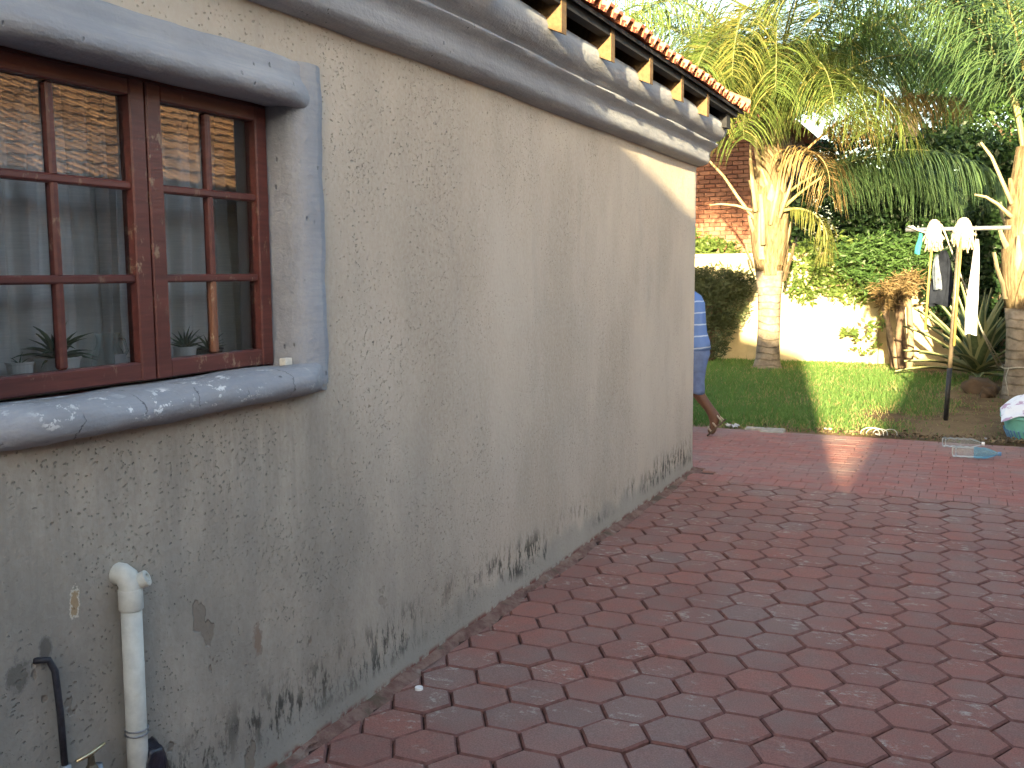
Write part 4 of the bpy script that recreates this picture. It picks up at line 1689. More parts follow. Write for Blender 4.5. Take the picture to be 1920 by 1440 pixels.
# --- palm at the right edge
P2 = Vector((2.44, 13.07, 0))
palm2 = empty('palm_tree', P2, 'thick palm at the right edge with a rope tied round its trunk', 'palm tree', 'palm trees in the garden')
path, rad = [], []
for z, r_ in ((-.05, .24), (.05, .20), (.4, .175), (.8, .18), (1.05, .21), (1.35, .265), (1.7, .29), (2.0, .27), (2.4, .24), (2.9, .18)):
    path.append(P2+Vector((.0, 0, z)))
    rad.append(r_)
MB().tube(path[:5], rad[:5], 20).build('trunk', 'palm_trunk', palm2, smooth=True)
MB().tube(path[4:], [r_*.95 for r_ in rad[4:]], 18).build('fibre_sleeve', 'palm_fibre', palm2, smooth=True)
boots(palm2, P2, .95, 2.2, .22, 24, 9, .35, .6)
for pts, r_ in (([(2.25, 12.9, 2.25), (2.12, 12.85, 2.55), (2.02, 12.85, 2.78), (1.90, 12.85, 2.95)], [.05, .04, .034, .028]),
                ([(2.25, 12.9, 2.10), (2.10, 12.85, 2.25), (1.98, 12.82, 2.33), (1.86, 12.82, 2.36)], [.05, .035, .03, .024])):
    MB().tube(pts, r_, 8, True, .55).build('leaf_stump', 'cut_frond', palm2, smooth=True)
c2 = P2+Vector((0, 0, 2.75))
spec2 = [
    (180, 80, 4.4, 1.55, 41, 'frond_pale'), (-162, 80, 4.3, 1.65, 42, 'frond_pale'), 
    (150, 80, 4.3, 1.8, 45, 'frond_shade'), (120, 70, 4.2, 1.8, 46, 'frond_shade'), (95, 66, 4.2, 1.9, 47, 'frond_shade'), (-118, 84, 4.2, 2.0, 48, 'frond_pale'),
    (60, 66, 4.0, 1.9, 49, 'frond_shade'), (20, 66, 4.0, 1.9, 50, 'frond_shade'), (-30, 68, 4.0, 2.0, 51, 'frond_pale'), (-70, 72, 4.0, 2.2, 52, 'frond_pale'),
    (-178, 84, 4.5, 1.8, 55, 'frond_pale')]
for az, el, L, cv, sd, mt in spec2:
    add_frond(palm2, c2+Vector((math.cos(R(az))*.08, math.sin(R(az))*.08, 0)), R(az), R(el), L, cv, seed=sd, mat=mt, leaflet=.80, n=130, droop=1.35, plume=.7)
# --- a third palm beyond the wall fills the sky between the two
P3 = Vector((.75, 19.4, 0))
palm3 = empty('palm_tree', P3, 'green palm rising behind the garden wall between the two lawn palms', 'palm tree', 'palm trees in the garden')
MB().tube([P3+Vector((0, 0, z)) for z in (-.05, 1.5, 3.0, 4.2)], [.2, .17, .17, .14], 14).build('trunk', 'palm_trunk', palm3, smooth=True)
for k in range(10):
    az = k*36+11
    add_frond(palm3, P3+Vector((0, 0, 4.1)), R(az), R(58+14*math.sin(k*2.3)), 4.0, 1.8+.2*math.sin(k*1.7), seed=80+k, mat='frond_shade', leaflet=.85, n=110, droop=1.3, plume=.7)

# --- trees behind the garden wall
tree('background_tree', (1.6, 18.6, -.05), (1.7, 18.8, 2.6), [((1.0, 18.6, 2.2), (1.0, .8, .8)), ((2.0, 18.7, 2.0), (.9, .8, .9)), ((1.5, 19.0, 3.1), (1.1, .9, .8)), ((2.8, 19.0, 2.8), (.9, .8, .9)), ((.3, 18.8, 2.6), (.8, .7, .6))],
     22000, .11, 'leaf_dark', 'dark leafy tree behind the washing line and garden wall', 61, .11, group='trees behind the garden wall')
tree('background_tree', (.2, 20.5, -.05), (.1, 20.6, 3.2), [((-.6, 20.4, 2.6), (1.0, .8, .9)), ((.5, 20.4, 2.4), (1.0, .8, .9)), ((-.1, 20.8, 3.5), (1.2, .9, .8)), ((1.2, 20.8, 3.4), (.9, .8, .8))],
     18000, .11, 'leaf_dark', 'dark leafy tree between the brick house and the washing line', 62, .12, group='trees behind the garden wall')
tree('background_tree', (3.1, 21.5, -.05), (3.0, 21.5, 4.0), [((2.4, 21.3, 4.2), (1.2, 1, .9)), ((3.4, 21.6, 4.9), (1.2, 1, 1.0)), ((1.6, 21.6, 5.0), (1.0, .9, .8)), ((2.9, 21.4, 3.2), (1.2, .9, .9)), ((2.4, 21.6, 5.9), (1.0, .8, .7))],
     18000, .10, 'leaf_mid', 'tall hazy green tree at the far right behind the palms', 63, .13, group='trees behind the garden wall')
tree('background_tree', (-2.9, 26, -.05), (-3.0, 26, 4.5), [((-3.6, 26, 5.6), (1.4, 1, .9)), ((-2.4, 26, 6.2), (1.4, 1, 1.0)), ((-4.6, 26, 6.2), (1.2, 1, .9))],
     9000, .11, 'leaf_mid', 'distant green tree above the brick house roof', 64, .15, group='trees behind the garden wall')

tree('background_tree', (1.2, 25, -.05), (1.2, 25, 5.0), [((-.2, 25, 6.6), (1.3, 1, .8)), ((2.2, 25, 6.4), (1.5, 1.2, 1.2)), ((3.4, 25, 5.4), (1.6, 1.2, 1.3)), ((4.4, 25, 6.6), (1.5, 1.2, 1.5)), ((2.6, 25, 7.8), (1.7, 1, 1.0))],
     15000, .12, 'leaf_mid', 'broad green tree closing the view behind the palms at the top', 65, .18, group='trees behind the garden wall')

# --- shrubs along the wall
tree('climbing_shrub', (.78, 16.85, -.02), (.62, 16.9, 1.5), [((-.45, 16.82, 1.42), (.55, .16, .34)), ((.0, 16.80, 1.55), (.6, .20, .36)), ((-.2, 16.85, 1.85), (.7, .25, .22)), ((.35, 16.78, 1.35), (.40, .18, .30)), ((-.62, 16.86, 1.15), (.3, .08, .22)), ((.1, 16.84, 1.1), (.35, .1, .16))],
     2900, .095, 'leaf_light', 'sunlit yellow green creeper hanging over the cream garden wall', 71, .03, group='shrubs along the garden wall', cat='shrub', crown='foliage', aspect=.4, droop=.5)
tree('feathery_shrub', (.8, 16.55, -.02), (.75, 16.5, 1.5), [((.45, 16.4, 1.65), (.45, .3, .36)), ((.8, 16.4, 1.85), (.42, .35, .30)), ((.15, 16.45, 1.75), (.35, .25, .28)), ((1.05, 16.45, 1.6), (.25, .25, .25)), ((.55, 16.35, 1.35), (.28, .2, .22))],
     3300, .10, 'leaf_mid', 'green feathery shrub reaching over the wall beside the mops', 72, .04, group='shrubs along the garden wall', cat='shrub', crown='foliage', aspect=.28, droop=.4)
# leaning shrub with dry thatch
e = empty('dry_shrub', (.92, 16.35, 0), 'leaning shrub with dry straw thatch on dark crooked stems', 'shrub', 'shrubs along the garden wall')
for k, pts in enumerate(([(.90, 16.35, -.03), (.82, 16.32, .3), (.70, 16.3, .75), (.62, 16.3, 1.15)], [(.98, 16.4, -.03), (.95, 16.38, .35), (.86, 16.36, .8), (.80, 16.34, 1.2)],
                         [(1.04, 16.36, -.03), (1.06, 16.34, .4), (1.02, 16.33, .85), (1.0, 16.32, 1.2)], [(.95, 16.28, -.03), (.88, 16.25, .5), (.92, 16.25, .95), (.84, 16.26, 1.2)])):
    MB().tube(pts, [.06, .05, .045, .03], 9).build('stem', 'bark' if k % 2 else 'bark_light', e, smooth=True)
leaf_cloud('dry_thatch', [((.78, 16.22, 1.22), (.30, .24, .20)), ((.98, 16.22, 1.30), (.24, .22, .18)), ((.72, 16.25, 1.05), (.16, .16, .15))], 1500, .16, 'leaf_dry', e, WO[e.name], 73, .10, 0, .3, droop=.3)
for k_, bl in enumerate((((.55, 16.35, .68), (.18, .1, .14)), ((.35, 16.6, .35), (.25, .1, .18)), ((.12, 16.7, .52), (.1, .06, .06)))):
    leaf_cloud('green_shoots', [bl], 50, .10, 'leaf_light', e, WO[e.name], 74+k_, .5, kind='stuff')
# dark feathery bush behind the walker
tree('dark_bush', (-2.05, 16.45, -.02), (-2.0, 16.45, 1.0), [((-2.25, 16.4, .95), (.55, .35, .50)), ((-1.95, 16.35, 1.25), (.45, .3, .35)), ((-2.05, 16.4, .45), (.35, .3, .40)), ((-1.72, 16.4, .95), (.28, .22, .42)), ((-2.4, 16.4, 1.35), (.35, .3, .22)), ((-1.6, 16.45, 1.3), (.25, .2, .25))],
     9000, .10, 'leaf_grey', 'shaded grey green bush against the wall beside the walking person', 75, .06, group='shrubs along the garden wall', cat='bush', crown='foliage', aspect=.22)
tree('background_tree', (-3.2, 18.2, -.05), (-3.1, 18.2, 1.6), [((-3.0, 18.2, 1.9), (.6, .4, .35)), ((-2.4, 18.2, 1.85), (.45, .3, .22))],
     2500, .09, 'leaf_light', 'low sunlit shrub showing above the wall before the brick house', 76, .05, group='trees behind the garden wall')
# right-hand dark hedge
tree('dark_bush', (2.3, 16.4, -.05), (2.3, 16.5, 1.4), [((1.7, 16.6, 1.3), (.55, .35, .6)), ((2.3, 16.6, 1.5), (.6, .4, .8)), ((2.9, 16.5, 1.4), (.6, .4, .9)), ((2.0, 16.5, .6), (.5, .35, .4)), ((1.5, 16.7, 1.9), (.5, .3, .4)), ((2.4, 16.7, 2.2), (.7, .4, .4))],
     13000, .10, 'leaf_dark', 'dark glossy bush behind the agave at the right', 77, .07, group='shrubs along the garden wall', cat='bush', crown='foliage', aspect=.55)

# --- agave
AG = Vector((1.98, 14.75, 0))
e = empty('agave', AG, 'large variegated agave with stiff spiky leaves beside the right palm', 'agave')
g = random.Random(5)
for k in range(40):
    u = k/40
    az = k*2.399+g.uniform(-.2, .2)
    el = R(84-80*u**1.1+g.uniform(-6, 6))
    L = (1.0+.25*math.sin(u*3.1))*g.uniform(.85, 1.1)
    p = AG+Vector((0, 0, .10+.12*(1-u)))
    o_ = Vector((math.cos(az), math.sin(az), 0))
    t_ = Vector((-math.sin(az), math.cos(az), 0))
    vs = []
    for s in range(7):
        ss = s/6
        w = .058*(.55+.9*math.sin(min(1, ss*1.1+.12)*math.pi)**.7)*(1-ss**3) + .001
        d = o_*math.cos(el)+Vector((0, 0, math.sin(el)))
        nn = -o_*math.sin(el)+Vector((0, 0, math.cos(el)))
        vs += [p-t_*w+nn*.018, p-t_*w*.55+nn*.004, p-nn*.012, p+t_*w*.55+nn*.004, p+t_*w+nn*.018]
        p = p+d*L/6
        el -= g.uniform(.02, .10)*(.4+1.3*u)
    b = MB()
    tn = [.95, .2, .2, .95]
    for s in range(6):
        for j in range(4):
            b.add([], [])
            b.f.append((5*s+j, 5*s+j+1, 5*s+j+6, 5*s+j+5))
            b.t.append(tn[j])
    b.v = [tuple(q) for q in vs]
    b.build('leaf', 'agave', e, tone=True, smooth=True)


def rock(name, c, r, mat, label, seed, cat='rock'):
    g_ = random.Random(seed)
    ph = [g_.uniform(0, 6.28) for _ in range(9)]
    bm = bmesh.new()
    bmesh.ops.create_icosphere(bm, subdivisions=3, radius=1)
    for v in bm.verts:
        q = v.co
        k = 1+.24*math.sin(q.x*3+ph[0])*math.sin(q.y*3+ph[1])+.16*math.sin(q.z*5+ph[2]+q.x*4)+.08*math.sin(q.y*11+ph[3])+.06*math.sin(q.x*13+q.z*9)
        v.co = Vector([math.copysign(abs(q[i])**.75, q[i])*r[i]*k+c[i] for i in range(3)])
    bm.verts.index_update()
    b = MB().add([v.co[:] for v in bm.verts], [[v.index for v in f.verts] for f in bm.faces])
    bm.free()
    o = b.build(name, mat, None, origin=(c[0], c[1], 0), smooth=True)
    return tag(o, label, cat)


rock('rock', (2.02, 13.40, .06), (.17, .12, .12), 'rock', 'rust brown rock on bare soil between agave and right palm', 1)
rock('rock', (2.10, 13.05, .04), (.08, .10, .075), 'rock', 'smaller brown rock at the foot of the right palm', 2)

# ------------------------------------------------------------------ washing line with mops and laundry
e = empty('clothes_line_post', (1.69, 10.92, 0), 'leaning metal washing line post with shade darkened black lower part and crossbar', 'post')
pp = lambda z: (1.69+.031*z, 10.92, z)
MB().tube([pp(-.05), pp(.52)], .0245, 14).build('paint_shade_base', 'pole_black', e, smooth=True)  # black paint taken up to the eave's shadow edge, shade put into the colour
MB().tube([pp(.515), pp(1.91)], .023, 14).build('pole', 'pole_metal', e, smooth=True)
MB().tube([(1.245, 10.92, 1.905), (2.2, 10.90, 1.905)], .021, 12).build('crossbar', 'galvanised', e, smooth=True)
MB().tube([(1.25, 10.90, 1.93), (1.31, 10.88, 1.945), (1.35, 10.88, 1.915)], .006, 6).build('hook', 'galvanised', e, smooth=True)


def mop(x, xe, ztop, zend, label, seed, big=1.0):
    g_ = random.Random(seed)
    e = empty('mop', (x, 10.88, zend), label, 'mop', 'mops hung on the washing line')
    MB().tube([(x, 10.872, ztop-.22), ((x+xe)/2, 10.872, (ztop+zend)/2), (xe, 10.872, zend)], .0125, 10).build('handle', 'yellow_stick', e, smooth=True)
    b = MB()
    for k in range(int(110*big)):
        a = g_.uniform(0, 2*math.pi)
        rr = .070*big*math.sqrt(g_.random())
        cx_, cy_ = x+.012+rr*math.cos(a), 10.905+.6*rr*math.sin(a)
        q = rr/(.070*big)
        dome = ztop+.012-.085*(1-math.sqrt(max(0, 1-q*q)))
        low = ztop-g_.uniform(.13, .36)*(1-.2*q)
        fl_ = g_.uniform(.9, 1.55)
        o2 = 1+.12*g_.random()
        b.tube([(x+.012+rr*.55*math.cos(a), 10.905+.35*rr*math.sin(a), ztop-.02), (cx_*.8+(x+.012)*.2, cy_, dome), (x+.012+rr*o2*math.cos(a), 10.905+.62*rr*o2*math.sin(a), dome-.05),
                (x+.012+rr*o2*math.cos(a)+g_.uniform(-.02, .02), 10.90+.6*rr*math.sin(a), (dome+low)/2-.02), (x+.012+rr*fl_*math.cos(a)+g_.uniform(-.03, .03), 10.90+.5*rr*math.sin(a)+g_.uniform(-.02, .02), low)], g_.uniform(.008, .012), 5)
    b.build('mop_head', 'white_cotton', e, smooth=True)


mop(1.50, 1.466, 1.99, .90, 'mop with yellow stick hanging left of the washing line post', 1, .95)
mop(1.765, 1.738, 2.0, .745, 'mop with yellow stick hanging close against the washing line post', 2, 1.1)
# rope
b = MB()
e = empty('rope', (2.2, 12.9, .3), 'white rope looped over the crossbar and tied to the right palm', 'rope')
MB().tube([(1.27, 10.87, 1.94), (1.36, 10.86, 1.90), (1.44, 10.86, 1.87), (1.50, 10.86, 1.87), (1.545, 10.86, 1.93), (1.575, 10.87, 1.95), (1.61, 10.89, 1.87), (1.80, 11.5, 1.35), (2.02, 12.3, .76), (2.20, 12.86, .36)], .009, 7).build('strand', 'rope', e, smooth=True)
MB().tube([(1.80, 11.5, 1.36), (1.98, 12.2, .86), (2.25, 12.84, .37)], .007, 7).build('strand', 'rope', e, smooth=True)
MB().tube([(2.44+.205*math.cos(R(a)), 13.07+.205*math.sin(R(a)), .36+.012*math.sin(R(a*3))) for a in range(0, 361, 15)], .010, 7).build('knot_loop', 'rope', e, smooth=True)
MB().tube([(2.30, 12.87, .36), (2.27, 12.83, .25), (2.30, 12.83, .12), (2.31, 12.84, .04)], .006, 6).build('loose_end', 'rope', e, smooth=True)


def hung_cloth(name, x, y, ztop, zbot, wt, wb, label, mat, seed, folds=3, cat='cloth', amp=.03):
    g_ = random.Random(seed)
    ph = [g_.uniform(0, 6.28) for _ in range(4)]
    b = MB()
    n, m = 28, 18
    for j in range(m+1):
        v = j/m
        z = ztop+(zbot-ztop)*v
        w = wt+(wb-wt)*min(1, v*1.6)**.7
        for i in range(n):
            a = 2*math.pi*i/n
            rx = w/2*(1+.16*math.sin(folds*a+ph[0]+v*1.5)+.08*math.sin(a*5+v*4+ph[1]))
            ry = (.018+amp*v)*(1+.3*math.sin(folds*a*1.0+ph[2]))
            b.v.append((x+rx*math.cos(a)+.012*math.sin(v*4+ph[3]), y+ry*math.sin(a), z+(.05*math.sin(a*2+ph[1])*wb*2 if j == m else 0)))
    for j in range(m):
        for i in range(n):
            a, c = j*n+i, j*n+(i+1) % n
            b.f.append((a, a+n, c+n, c))
            b.t.append(0)
    b.f.append(tuple(range(n)))
    b.t.append(0)
    o = b.build(name, mat, None, origin=(x, y, zbot), smooth=True)
    return tag(o, label, cat)


hung_cloth('hung_towel', 1.89, 10.92, 1.80, .86, .03, .10, 'white towel hanging bunched from the crossbar right of the mops', 'white_cloth', 1, 3, 'towel')
MB().tube([(1.88, 10.92, 1.79), (1.87, 10.92, 1.91)], .004, 6)
hung_cloth('hung_garment', 1.590, 11.2, 1.70, 1.14, .05, .19, 'dark blue garment hanging between the mops', 'dark_cloth', 2, 4, 'garment')
hung_cloth('hung_shirt', 1.548, 11.12, 1.66, 1.30, .02, .075, 'pale grey shirt hanging in front of the dark garment', 'grey_cloth', 3, 4, 'shirt', .02)
# the line those garments hang on
e = empty('clothes_line', (1.6, 11.0, 1.8), 'thin wire strung back from the crossbar carrying the garments', 'wire')
for xx in (1.56, 1.89):
    MB().tube([(xx, 10.92, 1.93), (xx, 12.5, 1.66), (xx, 14.0, 1.80), (xx, 16.95, 2.0)] if xx > 1.7 else [(xx, 10.92, 1.93), (xx-.01, 11.2, 1.70), (xx, 14.0, 1.78), (xx, 16.95, 2.0)], .0025, 5).build('wire', 'wire', e, smooth=True)
hung_cloth('cleaning_cloth', 1.375, 10.92, 1.885, 1.66, .02, .05, 'small teal rag hanging from the left end of the crossbar', 'teal_cloth', 4, 2, 'rag', .015)

# ------------------------------------------------------------------ laundry basket, bottles, litter
BX, BY = 2.62, 9.95
e = empty('laundry_basket', (BX, BY, 0), 'teal plastic laundry basket at the right edge of the lawn', 'basket')
def ring(r0x, r0y, z, n=40):
    return [(BX+math.copysign(abs(math.cos(2*math.pi*k/n))**.55, math.cos(2*math.pi*k/n))*r0x, BY+math.copysign(abs(math.sin(2*math.pi*k/n))**.55, math.sin(2*math.pi*k/n))*r0y, z) for k in range(n)]
b = MB()
levels = [ring(.39, .24, .004), ring(.42, .265, .09), ring(.445, .28, .185), ring(.465, .30, .19), ring(.465, .30, .212), ring(.43, .27, .212)]
for L_ in levels:
    b.v += L_
for i in range(len(levels)-1):
    for k in range(40):
        b.f.append((i*40+k, i*40+(k+1) % 40, (i+1)*40+(k+1) % 40, (i+1)*40+k))
        b.t.append(0)
b.f.append(tuple(range(40))[::-1]); b.t.append(0)
autosmooth(b.build('tub', 'teal_plastic', e), 40)
for k in range(40):
    p0, p1 = Vector(ring(.395, .245, .008)[k]), Vector(ring(.430, .272, .085)[k])
    MB().tube([p0, p1], .008, 5).build('rib', 'blue_plastic', e)
b = MB()
n = 34
for j in range(n+1):
    for i in range(n+1):
        u, v = i/n*2-1, j/n*2-1
        xx, yy = BX+u*.46, BY+v*.29
        d = max(abs(u), abs(v))
        z = .225+.20*max(0, 1-(u*u+v*v)*.75)+.02*math.sin(u*9+v*5)+.015*math.sin(v*13-u*4) - (.03 if d > .95 else 0)
        b.v.append((xx, yy, z))
for j in range(n):
    for i in range(n):
        a = j*(n+1)+i
        b.f.append((a, a+1, a+n+2, a+n+1))
        b.t.append(0)
o = b.build('laundry', 'printed', None, origin=(BX, BY, .2), smooth=True)
tag(o, 'white printed cloth heaped over the teal laundry basket', 'laundry')


def bottle(p, az, L, r_, mat, label, cap_mat, dented, mat2=None):
    e = empty('plastic_bottle', (p[0], p[1], 0), label, 'bottle', 'empty plastic bottles on the paving')
    d = Vector((math.cos(az), math.sin(az), 0))
    prof_ = [(.004, 0), (r_*.75, .003), (r_*.96, .012), (r_, .03)]
    k = 12
    for i in range(k):
        u = i/(k-1)
        prof_.append((r_*(1-dented*(.5+.5*math.sin(u*23))), .03+(L*.66-.03)*u))
    prof_ += [(r_*.85, L*.74), (r_*.55, L*.84), (.013, L*.91), (.013, L*.95)]
    if mat2:
        i = 11
        MB().lathe(prof_[:i+1], (p[0], p[1], r_+.002), 20, axis=d, cap=False).build('body', mat, e, smooth=True)
        MB().lathe(prof_[i:], (p[0], p[1], r_+.002), 20, axis=d, cap=False).build('sleeve', mat2, e, smooth=True)
    else:
        MB().lathe(prof_, (p[0], p[1], r_+.002), 20, axis=d, cap=False).build('body', mat, e, smooth=True)
    MB().lathe([(.015, L*.93), (.0155, L*.935), (.0155, L), (.001, L)], (p[0], p[1], r_+.002), 16, axis=d).build('cap', cap_mat, e)


bottle((1.70, 9.12), R(4), .33, .046, 'clear_plastic', 'clear crushed plastic bottle lying nearest the lawn edge', 'white_plastic', .16)
bottle((1.785, 8.66), R(2), .36, .047, 'clear_plastic', 'clear bottle with blue tinted neck lying on the paving', 'blue_plastic', .08, 'blue_clear')
# broken kerb, wire tangle, paper scraps
o = MB().bbox((-.04, 9.46, -.03), (.33, 9.56, .018), .01).build('kerb_block', 'concrete', None, origin=(.1, 9.5, -.03))
tag(o, 'flat concrete edging block set between paving and lawn', 'kerb')
o = MB().bbox((.12, 9.36, -.02), (.34, 9.45, .010), .008).build('kerb_block', 'concrete', None, origin=(.2, 9.4, -.02))
tag(o, 'short grey edging block lying in front of the longer one', 'kerb')
g = random.Random(8)
e = empty('wire_tangle', (1.14, 9.50, 0), 'tangle of pale wire loops on the lawn edge', 'wire')
for k in range(4):
    cx_, cz_, rr = 1.10+.045*k+g.uniform(-.02, .02), .02, g.uniform(.05, .075)
    MB().tube([(cx_+rr*math.cos(R(a))*1.1, 9.50+.02*k+.02*math.sin(R(a*2)), cz_+rr*.8*math.sin(R(a))) for a in range(-10, 200, 15)], .0035, 5).build('loop', 'wire', e, smooth=True)


def scrap(c, s, label, seed):
    g_ = random.Random(seed)
    b = MB()
    n = 7
    for j in range(n):
        for i in range(n):
            b.v.append((c[0]+(i/(n-1)-.5)*s*(1+.2*g_.random()), c[1]+(j/(n-1)-.5)*s*.7, c[2]+g_.uniform(0, s*.35)))
    for j in range(n-1):
        for i in range(n-1):
            a = j*n+i
            b.f.append((a, a+1, a+n+1, a+n)); b.t.append(0)
    o = b.build('paper_scrap', 'white_cloth', None, origin=c)
    tag(o, label, 'litter', 'white scraps of litter at the lawn edge')


scrap((-.17, 9.52, .005), .11, 'crumpled white scrap on the ground beside the sandal', 1)
scrap((.70, 9.66, .01), .06, 'small white scrap on the sunlit lawn edge', 2)
scrap((1.16, 9.52, .01), .05, 'white scrap caught in the wire tangle', 3)
scrap((2.06, 9.62, .01), .05, 'small white scrap just left of the laundry basket', 4)

# ------------------------------------------------------------------ the person stepping out of sight
pe = empty('person', (-.5, 9.0, 0), 'person in blue striped shirt and blue capri trousers stepping behind the wall', 'person')
PY = 8.93
J = {'pelvis': ((-.42, PY, .82), (.115, .10)), 'waist': ((-.435, PY, .96), (.115, .09)), 'chest': ((-.47, PY+.01, 1.14), (.135, .095)), 'neckb': ((-.52, PY+.01, 1.29), (.07, .065)),
     'neck': ((-.55, PY+.02, 1.36), (.05, .05)), 'head': ((-.58, PY+.02, 1.45), (.075, .085)), 'headt': ((-.60, PY+.02, 1.56), (.07, .08)),
     'hipr': ((-.375, PY-.02, .76), (.095, .095)), 'kneer': ((-.405, PY-.03, .46), (.062, .062)), 'ankr': ((-.200, PY+.0, .190), (.038, .038)), 'heelr': ((-.148, PY+.0, .160), (.036, .038)),
     'ballr': ((-.215, PY-.01, .060), (.032, .042)), 'toer': ((-.255, PY-.01, .030), (.022, .040)),
     'hipl': ((-.47, PY+.10, .76), (.09, .09)), 'kneel': ((-.66, PY+.13, .46), (.06, .06)), 'ankl': ((-.70, PY+.14, .10), (.038, .038)), 'toel': ((-.86, PY+.15, .03), (.03, .038)),
     'shr': ((-.44, PY-.13, 1.26), (.062, .062)), 'elr': ((-.53, PY-.22, 1.02), (.042, .042)), 'war': ((-.68, PY-.20, .88), (.030, .030)), 'har': ((-.74, PY-.19, .84), (.034, .022)),
     'shl': ((-.50, PY+.16, 1.26), (.062, .062)), 'ell': ((-.58, PY+.22, 1.02), (.042, .042)), 'wal': ((-.70, PY+.21, .84), (.030, .030)), 'hal': ((-.74, PY+.20, .78), (.034, .022))}
E = [('pelvis', 'waist'), ('waist', 'chest'), ('chest', 'neckb'), ('neckb', 'neck'), ('neck', 'head'), ('head', 'headt'), ('pelvis', 'hipr'), ('hipr', 'kneer'), ('kneer', 'ankr'), ('ankr', 'heelr'),
     ('ankr', 'ballr'), ('ballr', 'toer'), ('pelvis', 'hipl'), ('hipl', 'kneel'), ('kneel', 'ankl'), ('ankl', 'toel'), ('neckb', 'shr'), ('shr', 'elr'), ('elr', 'war'), ('war', 'har'),
     ('neckb', 'shl'), ('shl', 'ell'), ('ell', 'wal'), ('wal', 'hal')]
for sd, (hx, hy, hz) in (('r', (-.74, PY-.19, .84)), ('l', (-.74, PY+.20, .78))):
    for k in range(5):
        nm = 'f%s%d' % (sd, k)
        dx = -.05-.012*(2-abs(k-2)) if k else -.02
        J[nm+'a'] = ((hx+dx*.5, hy-.03+.015*k, hz-.035), .010)
        J[nm+'b'] = ((hx+dx*.6+.012, hy-.03+.015*k, hz-.075 if k else hz-.05), .008)
        E += [('ha'+sd, nm+'a'), (nm+'a', nm+'b')]


def person_part(name, joints, edges, root, mat, parent, grow=0.0, sub=2):
    js = {k: (p, tuple(c+grow for c in r) if isinstance(r, tuple) else r+grow) for k, (p, r) in joints.items()}
    me = skin_mesh(name, js, edges, root, sub)
    o = WO[pe.name]
    for v in me.vertices:
        v.co -= o
    return link(name, me, mat, parent, o)


body = person_part('body', J, E, 'pelvis', 'skin', pe)
def loft(b, rings, n=22):
    """rings: (centre, rx, ry) horizontal-ish ellipses joined into a skin"""
    o_ = len(b.v)
    for j, (c, rx, ry) in enumerate(rings):
        for k in range(n):
            a = 2*math.pi*k/n
            w = 1+.035*math.sin(3*a+j*1.3)+.02*math.sin(7*a+j*2.1)
            b.v.append((c[0]+rx*w*math.cos(a), c[1]+ry*w*math.sin(a), c[2]+.008*math.sin(2*a+j)))
    for j in range(len(rings)-1):
        for k in range(n):
            p, q = o_+j*n+k, o_+j*n+(k+1) % n
            b.f.append((p, q, q+n, p+n)); b.t.append(0)
    b.f.append(tuple(o_+k for k in range(n))[::-1]); b.t.append(0)
    b.f.append(tuple(o_+(len(rings)-1)*n+k for k in range(n))); b.t.append(0)
    return b


b = loft(MB(), [((-.400, PY+.01, .795), .142, .135), ((-.405, PY+.01, .86), .140, .130), ((-.425, PY+.01, .95), .136, .118), ((-.440, PY+.01, 1.05), .142, .122),
                ((-.455, PY+.01, 1.15), .150, .135), ((-.470, PY+.01, 1.22), .150, .150), ((-.490, PY+.01, 1.28), .135, .150), ((-.515, PY+.015, 1.325), .095, .10), ((-.535, PY+.02, 1.345), .065, .065)])
for a_, c_ in (('shr', 'elr'), ('shl', 'ell')):
    p0, p1 = Vector(J[a_][0]), Vector(J[c_][0])
    b.tube([p0.lerp(p1, t) for t in (-.15, .1, .35, .6, .85)], [.060, .076, .074, .072, .074], 14)
b.build('shirt', 'shirt', pe, smooth=True)
b = loft(MB(), [((-.355, PY-.03, .395), .062, .066), ((-.358, PY-.03, .43), .066, .070), ((-.372, PY-.03, .50), .076, .078), ((-.380, PY-.02, .60), .092, .094), ((-.385, PY-.01, .69), .112, .112), ((-.398, PY+.01, .76), .136, .135), ((-.405, PY+.01, .83), .132, .125), ((-.41, PY+.01, .88), .12, .11)])
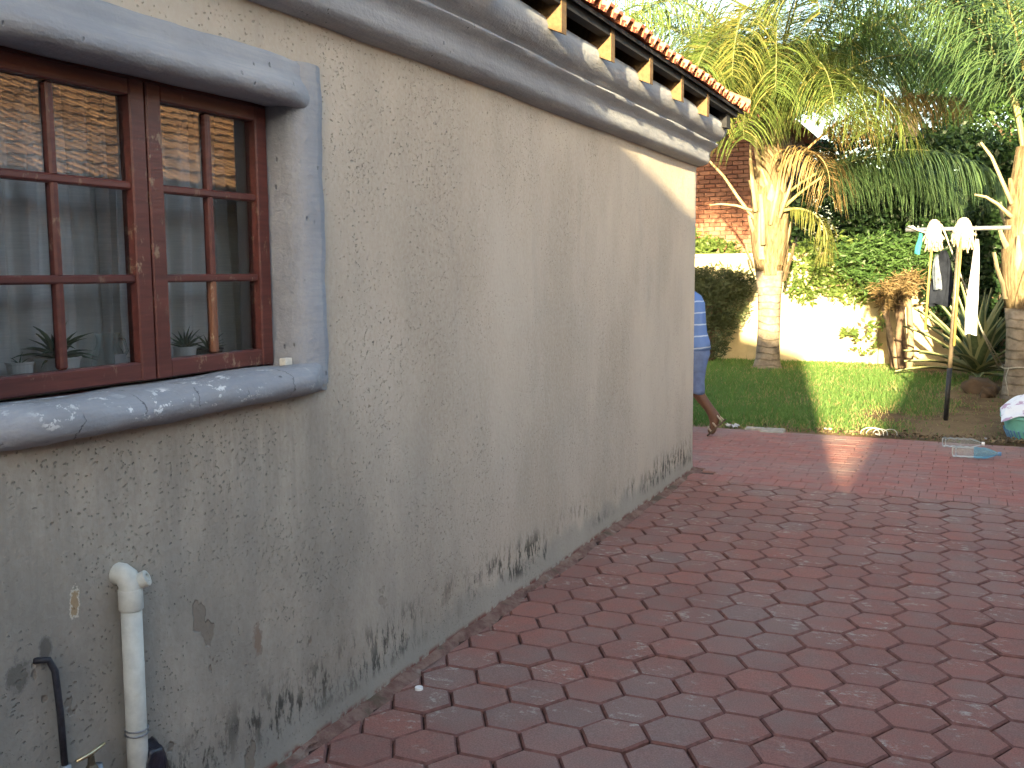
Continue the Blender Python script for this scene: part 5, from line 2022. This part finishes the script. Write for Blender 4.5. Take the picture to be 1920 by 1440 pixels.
loft(b, [((-.67, PY+.135, .36), .070, .070), ((-.655, PY+.13, .46), .078, .078), ((-.55, PY+.11, .62), .098, .095), ((-.455, PY+.06, .76), .115, .11)])
b.build('trousers', 'trousers', pe, smooth=True)
b = MB()
bm = bmesh.new()
bmesh.ops.create_uvsphere(bm, u_segments=20, v_segments=14, radius=1)
for v in bm.verts:
    v.co = Vector((-.585+v.co.x*.098, PY+.02+v.co.y*.09, 1.53+max(v.co.z, -.4)*.10))
bm.verts.index_update()
b.add([v.co[:] for v in bm.verts], [[v.index for v in f.verts] for f in bm.faces])
bm.free()
b.build('hair', 'hair', pe, smooth=True)


def sandal(toe, heel, up, name='sandal'):
    """sole plate between toe and heel with three straps; up = foot-side normal"""
    toe, heel, up = Vector(toe), Vector(heel), Vector(up).normalized()
    d = (heel-toe)
    L = d.length
    d.normalize()
    sd = d.cross(up).normalized()
    b = MB()
    n = 12
    vs = []
    outl = []
    for k in range(2*n):
        a = math.pi*2*k/(2*n)
        u = .5-.5*math.cos(a)
        w = .047*(.72+.28*math.cos((u-.3)*3.4))*(1 if a < math.pi else -1)*math.sin(math.pi*min(1, max(0, .06+.9*u)))**.35
        if abs(math.sin(a)) < 1e-6:
            w = 0
        outl.append(toe+d*(u*L)+sd*w)
    for q in outl:
        vs.append(q)
    for q in outl:
        vs.append(q-up*.016)
    m = 2*n
    b.add(vs, [tuple(range(m)), tuple(range(m, 2*m))[::-1]]+[(k, m+k, m+(k+1) % m, (k+1) % m) for k in range(m)])
    s_ = b.build(name, 'sandal', pe)
    for u, h in ((.28, .045), (.55, .062), (.86, .075)):
        c = toe+d*(u*L)
        pts = [c+sd*.046*math.cos(R(a))+up*h*math.sin(R(a)) for a in range(0, 181, 20)]
        MB().tube(pts, .0085, 6).build('strap', 'sandal_strap', s_, origin=WO[pe.name], smooth=True)
    return s_


sandal((-.272, PY-.012, .012), (-.105, PY+.0, .175), (-.70, -.05, .70))
sandal((-.90, PY+.15, .016), (-.655, PY+.14, .018), (0, 0, 1))
